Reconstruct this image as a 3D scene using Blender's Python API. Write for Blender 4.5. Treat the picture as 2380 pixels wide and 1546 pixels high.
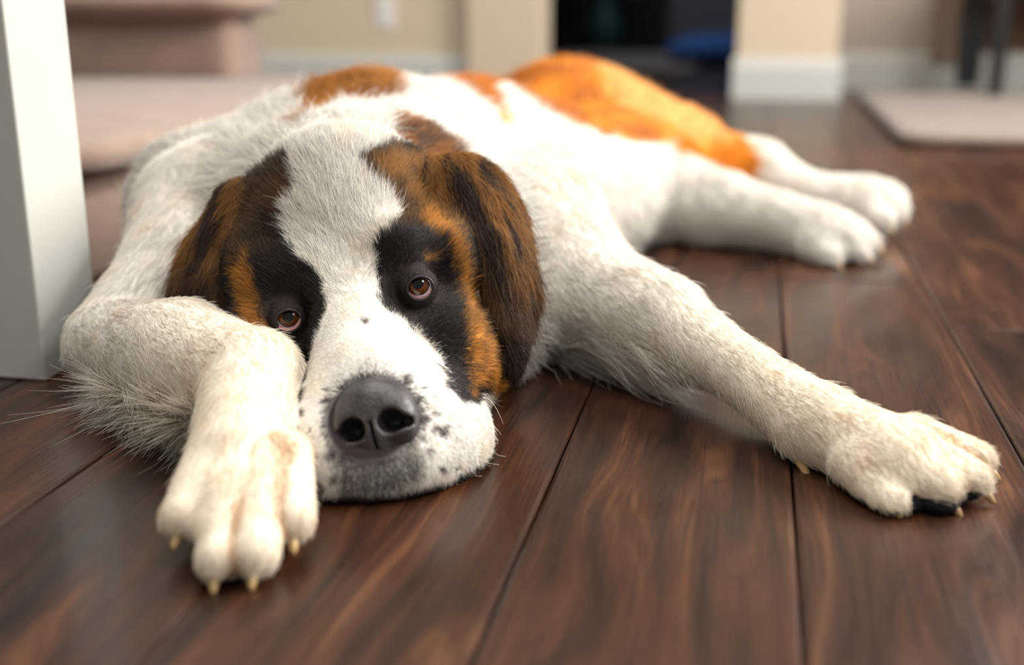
import bpy, bmesh, math, random
import numpy as np
from mathutils import Vector, Matrix

for _o in list(bpy.data.objects):
    bpy.data.objects.remove(_o, do_unlink=True)
random.seed(4)
RNG = np.random.default_rng(11)
SC = bpy.context.scene
COL = SC.collection

# ------------------------------------------------------------------ camera
FW, FH, FPX = 2380.0, 1546.0, 2690.0
CAM_H, PITCH = 0.32, math.radians(16.0)
CP, SP = math.cos(PITCH), math.sin(PITCH)
cam_data = bpy.data.cameras.new('camera')
cam = bpy.data.objects.new('camera', cam_data)
COL.objects.link(cam)
cam.location = (0, 0, CAM_H)
cam.rotation_euler = (math.radians(90) - PITCH, 0, 0)
cam_data.sensor_width = 36.0
cam_data.lens = 36.0 * FPX / FW
cam_data.clip_start = 0.02
cam_data.dof.use_dof = True
cam_data.dof.focus_distance = 0.865
cam_data.dof.aperture_fstop = 2.3
SC.camera = cam

# ------------------------------------------------------------------ light
SC.view_settings.view_transform = 'Standard'
SC.view_settings.look = 'None'
SC.view_settings.gamma = 1.0
SC.view_settings.use_curve_mapping = False
SC.view_settings.exposure = 0.12
world = bpy.data.worlds.new('world')
SC.world = world
world.use_nodes = True
world.node_tree.nodes['Background'].inputs[0].default_value = (1.0, 0.96, 0.9, 1)
world.node_tree.nodes['Background'].inputs[1].default_value = 0.36


def area_light(name, loc, target, sx, sy, power, color):
    ld = bpy.data.lights.new(name, 'AREA')
    ld.shape = 'RECTANGLE'
    ld.size, ld.size_y = sx, sy
    ld.energy = power
    ld.color = color
    o = bpy.data.objects.new(name, ld)
    COL.objects.link(o)
    o.location = loc
    o.rotation_euler = (Vector(target) - Vector(loc)).to_track_quat('-Z', 'Y').to_euler()
    return o


# daylight from the tall windows on the right-hand side of the room
area_light('window_light', (2.5, 1.8, 1.7), (0.0, 1.2, 0.1), 2.0, 1.6, 175, (1.0, 0.975, 0.93))
area_light('window_light', (1.7, -0.6, 2.3), (0.0, 1.0, 0.1), 0.55, 0.75, 26, (1.0, 0.98, 0.95))
# added overhead fill that brightens the dog's upper surfaces
area_light('top_fill', (-0.2, 1.3, 2.6), (-0.2, 1.3, 0.0), 1.8, 1.8, 48, (1.0, 0.97, 0.92))
# added fill that lifts the dim room behind the doorway
area_light('far_room_fill', (1.0, 6.6, 2.3), (1.0, 7.2, 0.0), 0.8, 0.8, 9, (0.85, 0.93, 1.0))

SC.cycles_curves.subdivisions = 1
SC.cycles.max_bounces = 4
SC.cycles.diffuse_bounces = 2
SC.cycles.glossy_bounces = 2
SC.cycles.transmission_bounces = 4
SC.cycles.transparent_max_bounces = 5
SC.cycles.caustics_reflective = False
SC.cycles.caustics_refractive = False
SC.cycles.use_denoising = True
SC.cycles.use_adaptive_sampling = True
SC.cycles.adaptive_threshold = 0.04
SC.cycles.adaptive_min_samples = 12
SC.cycles.sample_clamp_indirect = 6.0


# ------------------------------------------------------------------ helpers
def at(u, v, d):
    """point seen at pixel (u, v) of the 2380x1546 frame, d metres along the camera axis"""
    xc = (u - FW / 2) / FPX
    yc = (FH / 2 - v) / FPX
    return np.array([xc * d, d * (CP + yc * SP), CAM_H + d * (-SP + yc * CP)])


def pix(P):
    P = np.asarray(P, float)
    r = P - np.array([0, 0, CAM_H])
    d = r[..., 1] * CP - r[..., 2] * SP
    return FW / 2 + FPX * r[..., 0] / d, FH / 2 - FPX * (r[..., 1] * SP + r[..., 2] * CP) / d, d


ANG = math.radians(11.7)          # the house is turned this much against the camera
E1 = np.array([math.cos(ANG), -math.sin(ANG), 0])
E2 = np.array([math.sin(ANG), math.cos(ANG), 0])


def hp(a, b, z=0.0):
    return a * E1 + b * E2 + np.array([0, 0, z])


def lin(r, g=None, b=None):
    c = (r, g, b)
    return tuple((x / 255 / 12.92) if x / 255 <= 0.04045 else ((x / 255 + 0.055) / 1.055) ** 2.4 for x in c)


def tag(o, label=None, cat=None, group=None, kind=None):
    if label: o['label'] = label
    if cat: o['category'] = cat
    if group: o['group'] = group
    if kind: o['kind'] = kind
    return o


def link_mesh(name, verts, faces, mat=None, parent=None, smooth=False):
    me = bpy.data.meshes.new(name)
    me.from_pydata([tuple(map(float, v)) for v in verts], [], faces)
    if smooth:
        me.polygons.foreach_set('use_smooth', [True] * len(me.polygons))
    me.update()
    o = bpy.data.objects.new(name, me)
    COL.objects.link(o)
    if mat: me.materials.append(mat)
    if parent: o.parent = parent
    return o


def link_bm(name, bm, mat=None, parent=None, smooth=False):
    me = bpy.data.meshes.new(name)
    bmesh.ops.recalc_face_normals(bm, faces=bm.faces)
    bm.to_mesh(me)
    bm.free()
    if smooth:
        me.polygons.foreach_set('use_smooth', [True] * len(me.polygons))
    o = bpy.data.objects.new(name, me)
    COL.objects.link(o)
    if mat: me.materials.append(mat)
    if parent: o.parent = parent
    return o


def empty(name, loc=(0, 0, 0)):
    o = bpy.data.objects.new(name, None)
    COL.objects.link(o)
    o.location = tuple(map(float, loc))
    o.empty_display_size = 0.05
    return o


def hbox_bm(bm, a0, a1, b0, b1, z0, z1, bevel=0.0):
    """box in house axes"""
    vs = [bm.verts.new(tuple(hp(a, b, z))) for z in (z0, z1) for b in (b0, b1) for a in (a0, a1)]
    F = [(0, 2, 3, 1), (4, 5, 7, 6), (0, 1, 5, 4), (1, 3, 7, 5), (3, 2, 6, 7), (2, 0, 4, 6)]
    fs = [bm.faces.new([vs[i] for i in f]) for f in F]
    if bevel:
        es = list({e for f in fs for e in f.edges})
        bmesh.ops.bevel(bm, geom=es, offset=bevel, segments=3, affect='EDGES', profile=0.5)


def hbox(name, a0, a1, b0, b1, z0, z1, mat, parent=None, bevel=0.0):
    bm = bmesh.new()
    hbox_bm(bm, a0, a1, b0, b1, z0, z1, bevel)
    return link_bm(name, bm, mat, parent)


class Nodes:
    def __init__(self, name):
        self.m = bpy.data.materials.new(name)
        self.m.use_nodes = True
        self.t = self.m.node_tree
        self.p = self.t.nodes['Principled BSDF']

    def n(self, typ, **kw):
        nd = self.t.nodes.new(typ)
        for k, v in kw.items():
            if k.startswith('i_'):
                key = k[2:]
                key = int(key) if key.isdigit() else key.replace('_', ' ')
                nd.inputs[key].default_value = v
            else:
                setattr(nd, k, v)
        return nd

    def l(self, a, b):
        self.t.links.new(a, b)

    def ramp(self, src, stops):
        r = self.n('ShaderNodeValToRGB')
        el = r.color_ramp.elements
        while len(el) < len(stops): el.new(0.5)
        for e, (p, c) in zip(el, stops):
            e.position = p
            e.color = (*c, 1) if len(c) == 3 else c
        self.l(src, r.inputs[0])
        return r

    def set(self, **kw):
        for k, v in kw.items():
            self.p.inputs[k.replace('_', ' ')].default_value = v
        return self


def simple_mat(name, rgb, rough=0.5, bump=0.0, bscale=60, spec=0.5, var=0.0, **kw):
    N = Nodes(name)
    N.set(Base_Color=(*rgb, 1), Roughness=rough)
    N.p.inputs['Specular IOR Level'].default_value = spec
    N.set(**kw)
    if bump or var:
        tc = N.n('ShaderNodeTexCoord')
        nz = N.n('ShaderNodeTexNoise', i_Scale=bscale, i_Detail=4.0)
        N.l(tc.outputs['Object'], nz.inputs['Vector'])
        if var:
            r = N.ramp(nz.outputs[0], [(0.3, tuple(c * (1 - var) for c in rgb)), (0.7, tuple(min(1, c * (1 + var)) for c in rgb))])
            N.l(r.outputs[0], N.p.inputs['Base Color'])
        if bump:
            b = N.n('ShaderNodeBump', i_Strength=bump, i_Distance=0.002)
            N.l(nz.outputs[0], b.inputs['Height'])
            N.l(b.outputs[0], N.p.inputs['Normal'])
    return N.m


# ================================================================== THE ROOM
# ---- materials
def wood_floor_mat():
    N = Nodes('scraped_wood')
    tc = N.n('ShaderNodeTexCoord')
    oi = N.n('ShaderNodeObjectInfo')
    off = N.n('ShaderNodeVectorMath', operation='SCALE', i_Scale=37.0)
    comb = N.n('ShaderNodeCombineXYZ')
    N.l(oi.outputs['Random'], comb.inputs[0]); N.l(oi.outputs['Random'], comb.inputs[1]); N.l(oi.outputs['Random'], comb.inputs[2])
    N.l(comb.outputs[0], off.inputs[0])
    add = N.n('ShaderNodeVectorMath', operation='ADD')
    N.l(tc.outputs['Object'], add.inputs[0]); N.l(off.outputs[0], add.inputs[1])

    def mapped(sx, sy, sz=1.0):
        m = N.n('ShaderNodeMapping')
        m.inputs['Scale'].default_value = (sx, sy, sz)
        N.l(add.outputs[0], m.inputs['Vector'])
        return m
    # warped coordinate for the flowing grain
    m1 = mapped(9, 1.6)
    warp = N.n('ShaderNodeTexNoise', i_Scale=1.0, i_Detail=2.0)
    N.l(m1.outputs[0], warp.inputs['Vector'])
    m2 = mapped(42, 3.2)
    wadd = N.n('ShaderNodeVectorMath', operation='MULTIPLY_ADD')
    wadd.inputs[1].default_value = (9, 2, 2)
    N.l(warp.outputs['Color'], wadd.inputs[0]); N.l(m2.outputs[0], wadd.inputs[2])
    grain = N.n('ShaderNodeTexNoise', i_Scale=1.0, i_Detail=4.0, i_Roughness=0.62)
    N.l(wadd.outputs[0], grain.inputs['Vector'])
    m3 = mapped(330, 9)
    pores = N.n('ShaderNodeTexNoise', i_Scale=1.0, i_Detail=3.0, i_Roughness=0.6)
    N.l(m3.outputs[0], pores.inputs['Vector'])
    m4 = mapped(6, 2.2)
    blot = N.n('ShaderNodeTexNoise', i_Scale=1.0, i_Detail=3.0)
    N.l(m4.outputs[0], blot.inputs['Vector'])
    base = N.ramp(grain.outputs[0], [(0.26, lin(24, 12, 6)), (0.43, lin(50, 26, 13)), (0.58, lin(72, 40, 22)), (0.78, lin(116, 74, 44))])
    blr = N.ramp(blot.outputs[0], [(0.3, (0.62, 0.58, 0.55)), (0.55, (1, 1, 1)), (0.75, (1.25, 1.2, 1.12))])
    mul = N.n('ShaderNodeMix', data_type='RGBA', blend_type='MULTIPLY')
    mul.inputs[0].default_value = 1.0
    N.l(base.outputs[0], mul.inputs[6]); N.l(blr.outputs[0], mul.inputs[7])
    por = N.ramp(pores.outputs[0], [(0.36, (0.45, 0.4, 0.38)), (0.46, (1, 1, 1))])
    mul2 = N.n('ShaderNodeMix', data_type='RGBA', blend_type='MULTIPLY')
    mul2.inputs[0].default_value = 0.75
    N.l(mul.outputs[2], mul2.inputs[6]); N.l(por.outputs[0], mul2.inputs[7])
    # each board its own tone
    rr = N.ramp(oi.outputs['Random'], [(0.0, (0.74, 0.72, 0.72)), (0.5, (1, 1, 1)), (1.0, (1.2, 1.12, 1.05))])
    mul3 = N.n('ShaderNodeMix', data_type='RGBA', blend_type='MULTIPLY')
    mul3.inputs[0].default_value = 1.0
    N.l(mul2.outputs[2], mul3.inputs[6]); N.l(rr.outputs[0], mul3.inputs[7])
    N.l(mul3.outputs[2], N.p.inputs['Base Color'])
    ro = N.ramp(grain.outputs[0], [(0.3, (0.30,) * 3), (0.7, (0.40,) * 3)])
    N.l(ro.outputs[0], N.p.inputs['Roughness'])
    N.p.inputs['Specular IOR Level'].default_value = 0.45
    N.p.inputs['Coat Weight'].default_value = 0.2
    N.p.inputs['Coat Roughness'].default_value = 0.12
    # hand-scraped waves, then pores
    m5 = mapped(16, 5)
    sc = N.n('ShaderNodeTexNoise', i_Scale=1.0, i_Detail=1.5)
    N.l(m5.outputs[0], sc.inputs['Vector'])
    b1 = N.n('ShaderNodeBump', i_Strength=1.0, i_Distance=0.007)
    N.l(sc.outputs[0], b1.inputs['Height'])
    b2 = N.n('ShaderNodeBump', i_Strength=0.35, i_Distance=0.0012)
    N.l(pores.outputs[0], b2.inputs['Height']); N.l(b1.outputs[0], b2.inputs['Normal'])
    N.l(b2.outputs[0], N.p.inputs['Normal'])
    return N.m


def carpet_mat(name, rgb):
    N = Nodes(name)
    tc = N.n('ShaderNodeTexCoord')
    n1 = N.n('ShaderNodeTexNoise', i_Scale=420.0, i_Detail=3.0)
    n2 = N.n('ShaderNodeTexNoise', i_Scale=14.0, i_Detail=3.0)
    N.l(tc.outputs['Object'], n1.inputs['Vector']); N.l(tc.outputs['Object'], n2.inputs['Vector'])
    r1 = N.ramp(n1.outputs[0], [(0.3, tuple(c * 0.72 for c in rgb)), (0.7, tuple(min(1, c * 1.18) for c in rgb))])
    r2 = N.ramp(n2.outputs[0], [(0.3, (0.86,) * 3), (0.7, (1.08,) * 3)])
    mx = N.n('ShaderNodeMix', data_type='RGBA', blend_type='MULTIPLY')
    mx.inputs[0].default_value = 1.0
    N.l(r1.outputs[0], mx.inputs[6]); N.l(r2.outputs[0], mx.inputs[7])
    N.l(mx.outputs[2], N.p.inputs['Base Color'])
    N.set(Roughness=0.95, Sheen_Weight=0.3)
    b = N.n('ShaderNodeBump', i_Strength=0.8, i_Distance=0.004)
    N.l(n1.outputs[0], b.inputs['Height']); N.l(b.outputs[0], N.p.inputs['Normal'])
    return N.m


M_WOOD = wood_floor_mat()
M_GAP = simple_mat('floor_gap', lin(28, 16, 10), 0.7, var=0.2)
M_WALL = simple_mat('cream_paint', lin(214, 197, 172), 0.7, bump=0.15, bscale=220, spec=0.3)
M_WALL2 = simple_mat('greige_paint', lin(186, 173, 164), 0.75, bump=0.15, bscale=220, spec=0.3)
M_WHITE = simple_mat('white_trim_paint', lin(203, 202, 196), 0.4, bump=0.06, bscale=120)
M_CARPET = carpet_mat('pink_beige_carpet', lin(162, 135, 120))
M_RUG = carpet_mat('beige_rug', lin(134, 115, 102))
M_DARKWALL = simple_mat('dim_blue_grey_paint', lin(122, 124, 132), 0.8, bump=0.1, bscale=100)
M_BLACKWOOD = simple_mat('black_lacquer', lin(14, 12, 12), 0.45, bump=0.1, bscale=80)
M_BLACKGLASS = simple_mat('dark_screen', lin(12, 10, 14), 0.25, var=0.3, bscale=6)
M_BROWN = simple_mat('brown_wood_door', lin(92, 62, 38), 0.5, var=0.25, bscale=18)
M_BLUE = simple_mat('blue_cloth', lin(64, 112, 190), 0.9, bump=0.5, bscale=90, var=0.2)
M_TEAL = simple_mat('teal_glaze', lin(62, 130, 130), 0.3, var=0.2, bscale=20)
M_GREYRUG = carpet_mat('grey_rug', lin(150, 136, 136))
M_PLASTIC = simple_mat('white_plastic', lin(236, 234, 228), 0.35, bump=0.03, bscale=60)
M_SLOT = simple_mat('dark_slot', lin(40, 38, 36), 0.6, var=0.1)

# ---- floor: every board is a piece of its own
floor = hbox('floor', -3.0, 3.4, -2.2, 9.2, -0.06, -0.0125, M_GAP)
tag(floor, kind='structure', label='dark hand-scraped hardwood plank floor the dog lies on', cat='floor')
PW = 0.1645
A0 = -0.1248


def plank_mesh(w, L):
    bm = bmesh.new()
    h = 0.012
    x, y, c = w / 2 - 0.0006, L / 2 - 0.0006, 0.0022
    rings = [[(-x, -y, -h), (x, -y, -h), (x, y, -h), (-x, y, -h)],
             [(-x, -y, -c), (x, -y, -c), (x, y, -c), (-x, y, -c)],
             [(-x + c * .4, -y + c * .4, -c * .3), (x - c * .4, -y + c * .4, -c * .3), (x - c * .4, y - c * .4, -c * .3), (-x + c * .4, y - c * .4, -c * .3)],
             [(-x + c * 1.5, -y + c * 1.5, 0), (x - c * 1.5, -y + c * 1.5, 0), (x - c * 1.5, y - c * 1.5, 0), (-x + c * 1.5, y - c * 1.5, 0)]]
    V = [[bm.verts.new(p) for p in r] for r in rings]
    for r0, r1 in zip(V, V[1:]):
        for i in range(4):
            bm.faces.new([r0[i], r0[(i + 1) % 4], r1[(i + 1) % 4], r1[i]])
    bm.faces.new(V[-1])
    me = bpy.data.meshes.new('plank')
    bm.to_mesh(me); bm.free()
    me.materials.append(M_WOOD)
    return me


PLANK_MESH = {}
prnd = random.Random(21)
for k in range(-15, 20):
    a = A0 + (k + 0.5) * PW
    if a < -2.7 or a > 3.1:
        continue
    b = -1.6 - prnd.random() * 1.2
    first = True
    if k == 2:                       # the row whose end joint shows right of the hind paws
        b = 1.202 - 2 * 1.5
    while b < 8.6:
        L = 1.5 if k == 2 else prnd.choice((1.05, 1.35, 1.65, 1.95))
        if L not in PLANK_MESH:
            PLANK_MESH[L] = plank_mesh(PW, L)
        far = b > 4.4
        if not (far and (a < -1.6 or a > 1.3)):
            o = bpy.data.objects.new('plank', PLANK_MESH[L])
            COL.objects.link(o)
            c = hp(a, b + L / 2, 0)
            o.location = tuple(c)
            o.rotation_euler = (0, 0, -ANG)
            o.parent = floor
        b += L

# ---- walls (all in the plane b = WB, with a doorway into the dim room behind)
WB = 4.07
HZ = 2.45


def wall_a(u, b, v=120):
    """house coordinate a where pixel column u meets the plane b"""
    xc = (u - FW / 2) / FPX; yc = (FH / 2 - v) / FPX
    D = np.array([xc, CP + yc * SP, 0])
    s = b / float(D @ E2)
    return s * float(D @ E1)


aL = wall_a(1262, WB)
aM = wall_a(1090, WB)
aR = wall_a(1712, WB)
aC = wall_a(1948, WB)
wl = hbox('wall_back', -3.0, aM, WB + 0.03, WB + 0.15, 0, HZ, M_WALL)
tag(wl, kind='structure', label='cream painted wall behind the carpeted stairs', cat='wall')
tr = hbox('trim_1', aM, aL, WB - 0.03, WB + 0.15, 0, HZ, M_WALL, bevel=0.006)
tag(tr, kind='structure', label='cream wall end beside the dark doorway', cat='wall end')
wr = hbox('wall_right', aR, aC, WB, WB + 0.6, 0, HZ, M_WALL, bevel=0.004)
tag(wr, kind='structure', label='cream wall stub right of the dark doorway', cat='wall')
WB2 = 4.62
aE = wall_a(2245, WB2)
w2 = hbox('wall_recess', aC, aE + 0.02, WB2, WB2 + 0.12, 0, HZ, M_WALL2)
tag(w2, kind='structure', label='greyish recessed wall beyond the beige rug', cat='wall')
w3 = hbox('wall_side', aE + 0.02, 3.4, WB2, WB2 + 0.12, 0, HZ, M_BROWN)
tag(w3, kind='structure', label='brown panelled wall behind the black chair', cat='wall')
trim2 = hbox('trim_2', aE - 0.13, aE - 0.02, WB2 - 0.03, WB2, 0.1, HZ, simple_mat('taupe_trim', lin(150, 130, 115), 0.6, bump=0.05), bevel=0.004)
tag(trim2, kind='structure', label='taupe vertical trim strip near the black chair legs', cat='trim')


def baseboard(name, a0, a1, b, h=0.135, label=''):
    # profile: flat board with an eased, stepped top
    prof = [(0.0, 0.0), (-0.016, 0.0), (-0.016, h - 0.03), (-0.012, h - 0.022), (-0.012, h - 0.012), (-0.006, h), (0.0, h)]
    vs, fs = [], []
    for a in (a0, a1):
        vs += [hp(a, b + p, z) for p, z in prof]
    n = len(prof)
    for i in range(n):
        fs.append((i, (i + 1) % n, n + (i + 1) % n, n + i))
    fs += [tuple(range(n - 1, -1, -1)), tuple(range(n, 2 * n))]
    o = link_mesh(name, vs, fs, M_WHITE)
    tag(o, kind='structure', label=label, cat='baseboard')
    return o


baseboard('baseboard_back', -3.0, aM, WB + 0.03, label='white baseboard along the cream wall behind the stairs')
baseboard('baseboard_right', aR - 0.01, aC + 0.016, WB, label='white baseboard on the cream wall stub by the doorway')
baseboard('baseboard_recess', aC, 3.2, WB2, label='white baseboard below the recessed wall and brown panelling')

# ---- dim room behind the doorway
fb = 8.4
tag(hbox('wall_far', -2.2, 2.6, fb, fb + 0.1, 0, HZ, M_DARKWALL), kind='structure', label='dim blue-grey wall seen through the doorway', cat='wall')
tag(hbox('wall_far_left', -2.3, -2.2, WB + 0.15, fb + 0.1, 0, HZ, M_DARKWALL), kind='structure', label='side wall of the dim room behind the doorway', cat='wall')
tag(hbox('wall_far_right', aC - 0.1, aC, WB + 0.6, fb + 0.1, 0, HZ, M_DARKWALL), kind='structure', label='near side wall of the dim room behind the doorway', cat='wall')
tag(hbox('ceiling', -2.3, aC, WB + 0.02, fb + 0.1, HZ, HZ + 0.1, M_WALL2), kind='structure', label='ceiling over the dim room behind the doorway', cat='ceiling')
tag(hbox('wall_lintel', aL, aR, WB, WB + 0.15, 2.05, HZ, M_WALL), kind='structure', label='cream wall over the dark doorway', cat='wall')

# ---- outlet on the cream wall
oc = hp(wall_a(893, WB), WB + 0.03, 0.284)
outlet = empty('wall_outlet', oc)
tag(outlet, 'white wall outlet plate low on the cream wall above the dog', 'outlet')


def local_hbox(name, parent, a0, a1, b0, b1, z0, z1, mat, bevel=0.0):
    bm = bmesh.new()
    hbox_bm(bm, a0, a1, b0, b1, z0, z1, bevel)
    return link_bm(name, bm, mat, parent)


local_hbox('plate', outlet, -0.036, 0.036, -0.006, 0.0, -0.058, 0.058, M_PLASTIC, 0.002)
for s in (-1, 1):
    so = local_hbox('socket', outlet, -0.017, 0.017, -0.008, -0.005, s * 0.022 - 0.013, s * 0.022 + 0.013, M_PLASTIC, 0.001)
    for t in (-1, 1):
        local_hbox('slot', so, t * 0.0065 - 0.001, t * 0.0065 + 0.001, -0.0086, -0.0075, s * 0.022 - 0.004, s * 0.022 + 0.005, M_SLOT)

# ---- carpeted stairs
stairs = empty('staircase', hp(-1.2, 1.3))
tag(stairs, 'staircase with pink-beige carpeted steps behind the white post', 'stairs')
stairs_org = hp(-1.2, 1.3)


def step(b0, b1, a1, z0, z1, first=False):
    # box with a rounded, overhanging nosing on front and open end
    bm = bmesh.new()
    def off(a, b, z): return tuple(hp(a, b, z) - stairs_org)
    loops = []
    aw = -2.6
    # section offsets (outward, height): riser, under-nosing, rounded nose, tread
    r = 0.019
    nose = 0.044
    prof = [(0.0, z0), (0.0, z1 - 0.078), (-0.016, z1 - 0.066), (-0.018, z1 - 0.050), (0.006, z1 - 0.044)]
    for i in range(7):
        t = -math.pi / 2 + math.pi * i / 6
        prof.append((nose - r + r * math.cos(t) + 0.006, z1 - r + r * math.sin(t)))
    for o_, z in prof:
        ring = [(aw, b0 - o_), (a1 - 0.03 + o_, b0 - o_)]
        cr = 0.035
        ring = [(aw, b0 - o_)]
        for i in range(6):
            th = -math.pi / 2 + (math.pi / 2) * i / 5
            ring.append((a1 - cr + (cr + o_) * math.cos(th), b0 + cr + (cr + o_) * math.sin(th)))
        ring += [(a1 + o_, b1), (aw, b1)]
        loops.append([bm.verts.new(off(a, b, z)) for a, b in ring])
    n = len(loops[0])
    for l0, l1 in zip(loops, loops[1:]):
        for i in range(n):
            bm.faces.new([l0[i], l0[(i + 1) % n], l1[(i + 1) % n], l1[i]])
    bm.faces.new(loops[-1])
    return link_bm('step', bm, M_CARPET, stairs, smooth=True)


step(1.20, 2.45, -0.775, 0.0, 0.165)
step(2.30, 2.45, -1.07, 0.1655, 0.335)
step(2.44, 2.75, -1.07, 0.3355, 0.505)

# ---- newel post
pc = at(108, 887, 1.011)
pa = float(pc @ E1); pb = float(pc @ E2)
post = empty('newel_post', hp(pa - 0.0445, pb + 0.0445))
tag(post, 'square white painted newel post standing beside the dog and stairs', 'post')
local_hbox('shaft', post, -0.0445, 0.0445, -0.0445, 0.0445, 0.0, 1.05, M_WHITE, 0.0025)
local_hbox('cap', post, -0.058, 0.058, -0.058, 0.058, 1.05, 1.075, M_WHITE, 0.004)

# ---- beige rug on the right with a black chair
rc = at(2108, 315, 2.66)
ra, rb = float(rc @ E1), float(rc @ E2)
rug = empty('area_rug', hp(ra + 1, rb + 0.65))
tag(rug, 'thick beige rug on the wood floor under the black chair', 'rug')


def rug_mesh():
    bm = bmesh.new()
    hx, hy, t = 1.0, 0.66, 0.028
    prof = [(0, 0.0005), (0.012, 0.003), (0.016, t * 0.5), (0.012, t - 0.005), (0.0, t), (-0.03, t)]
    L = []
    for o_, z in prof:
        ring = []
        cr = 0.04
        for qx, qy, t0 in ((1, 1, 0), (-1, 1, 90), (-1, -1, 180), (1, -1, 270)):
            for i in range(5):
                th = math.radians(t0 + 22.5 * i)
                p = hp(qx * (hx - cr) + (cr + o_) * math.cos(th), qy * (hy - cr) + (cr + o_) * math.sin(th), z)
                ring.append(bm.verts.new(tuple(p)))
        L.append(ring)
    n = len(L[0])
    for l0, l1 in zip(L, L[1:]):
        for i in range(n):
            bm.faces.new([l0[i], l0[(i + 1) % n], l1[(i + 1) % n], l1[i]])
    bm.faces.new(L[-1]); bm.faces.new(L[0][::-1])
    return bm


ro = link_bm('pile', rug_mesh(), M_RUG, rug, smooth=True)

ch = at(2258, 212, 4.1)
ca, cb = float(ch @ E1), float(ch @ E2)
# leg feet on the rug, from the photograph: far thick leg, middle, near
chair = empty('dining_chair', hp(ca + 0.2, cb - 0.2, 0.028))
tag(chair, 'black wooden chair standing on the thick beige rug', 'chair')
CORG = hp(ca + 0.2, cb - 0.2, 0.028)


def taper_leg(name, foot, top, w0, w1):
    bm = bmesh.new()
    f = np.array(foot); t_ = np.array(top)
    rings = []
    for p, w in ((f, w0), (f * 0.4 + t_ * 0.6, (w0 + w1) / 2), (t_, w1)):
        rings.append([bm.verts.new(tuple(p + E1 * w * sx + E2 * w * sy)) for sx, sy in ((-.5, -.5), (.5, -.5), (.5, .5), (-.5, .5))])
    for r0, r1 in zip(rings, rings[1:]):
        for i in range(4):
            bm.faces.new([r0[i], r0[(i + 1) % 4], r1[(i + 1) % 4], r1[i]])
    bm.faces.new(rings[0][::-1]); bm.faces.new(rings[-1])
    return link_bm(name, bm, M_BLACKWOOD, chair)


def rel(a, b, z): return hp(a, b, z)


for (fa, fb_, tz, w) in ((-0.22, 0.20, 0.43, 0.085), (0.20, 0.20, 0.43, 0.06), (-0.20, -0.22, 0.43, 0.045), (0.20, -0.22, 0.43, 0.045)):
    taper_leg('leg', rel(fa, fb_, 0), rel(fa, fb_, tz), w * 0.8, w)
for fa in (-0.13, -0.02, 0.09):
    taper_leg('back_spindle', rel(fa, 0.22, 0.48), rel(fa, 0.27, 0.95), 0.016, 0.016)
for fa in (-0.2, 0.2):
    taper_leg('back_post', rel(fa, 0.2, 0.47), rel(fa, 0.27, 1.0), 0.04, 0.034)
local_hbox('seat', chair, -0.25, 0.25, -0.26, 0.24, 0.43, 0.47, M_BLACKWOOD, 0.008)
local_hbox('stretcher', chair, -0.2, 0.2, 0.185, 0.21, 0.30, 0.33, M_BLACKWOOD, 0.003)
local_hbox('stretcher', chair, -0.222, -0.198, -0.2, 0.2, 0.302, 0.33, M_BLACKWOOD, 0.003)
local_hbox('top_rail', chair, -0.22, 0.22, 0.255, 0.285, 0.92, 1.0, M_BLACKWOOD, 0.006)

# ---- things in the dim room
cab_c = hp(wall_a(1395, 7.9), 7.9, 0)
cab = empty('media_cabinet', cab_c)
tag(cab, 'black cabinet with glass doors in the dim room behind the doorway', 'cabinet')
local_hbox('body', cab, -0.62, 0.42, 0.0, 0.4, 0.03, 0.95, M_BLACKWOOD, 0.004)
local_hbox('plinth', cab, -0.6, 0.4, 0.02, 0.38, 0.0, 0.03, M_BLACKWOOD)
for i in range(2):
    d_ = local_hbox('door', cab, -0.61 + i * 0.515, -0.105 + i * 0.515, -0.022, -0.002, 0.05, 0.93, M_BLACKWOOD, 0.003)
    local_hbox('pane', d_, -0.56 + i * 0.515, -0.155 + i * 0.515, -0.026, -0.021, 0.1, 0.88, M_BLACKGLASS)
    local_hbox('handle', d_, -0.13 + i * 0.06, -0.12 + i * 0.06, -0.045, -0.022, 0.45, 0.55, M_SLOT, 0.002)

vb = hp(wall_a(1405, 7.5), 7.5, 0)
vs_, fs_ = [], []
prof = [(0.0, 0.001), (0.07, 0.001), (0.095, 0.05), (0.11, 0.13), (0.10, 0.21), (0.06, 0.27), (0.045, 0.32), (0.06, 0.35), (0.052, 0.35), (0.038, 0.32), (0.03, 0.25)]
for r, z in prof:
    for i in range(20):
        th = 2 * math.pi * i / 20
        vs_.append((r * math.cos(th), r * math.sin(th), z))
for j in range(len(prof) - 1):
    for i in range(20):
        fs_.append((j * 20 + i, j * 20 + (i + 1) % 20, (j + 1) * 20 + (i + 1) % 20, (j + 1) * 20 + i))
vase = link_mesh('floor_vase', vs_, fs_, simple_mat('dark_teal_glaze', lin(40, 78, 80), 0.35, var=0.2, bscale=20), smooth=True)
vase.location = tuple(vb)
tag(vase, 'dark teal rounded vase in front of the black cabinet', 'vase')

hall_rug = hbox('hall_rug', wall_a(1255, 6.4), wall_a(1630, 6.4), 5.5, 7.4, 0.0005, 0.012, M_GREYRUG, bevel=0.004)
tag(hall_rug, 'flat grey rug on the floor of the dim room', 'rug')

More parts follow.
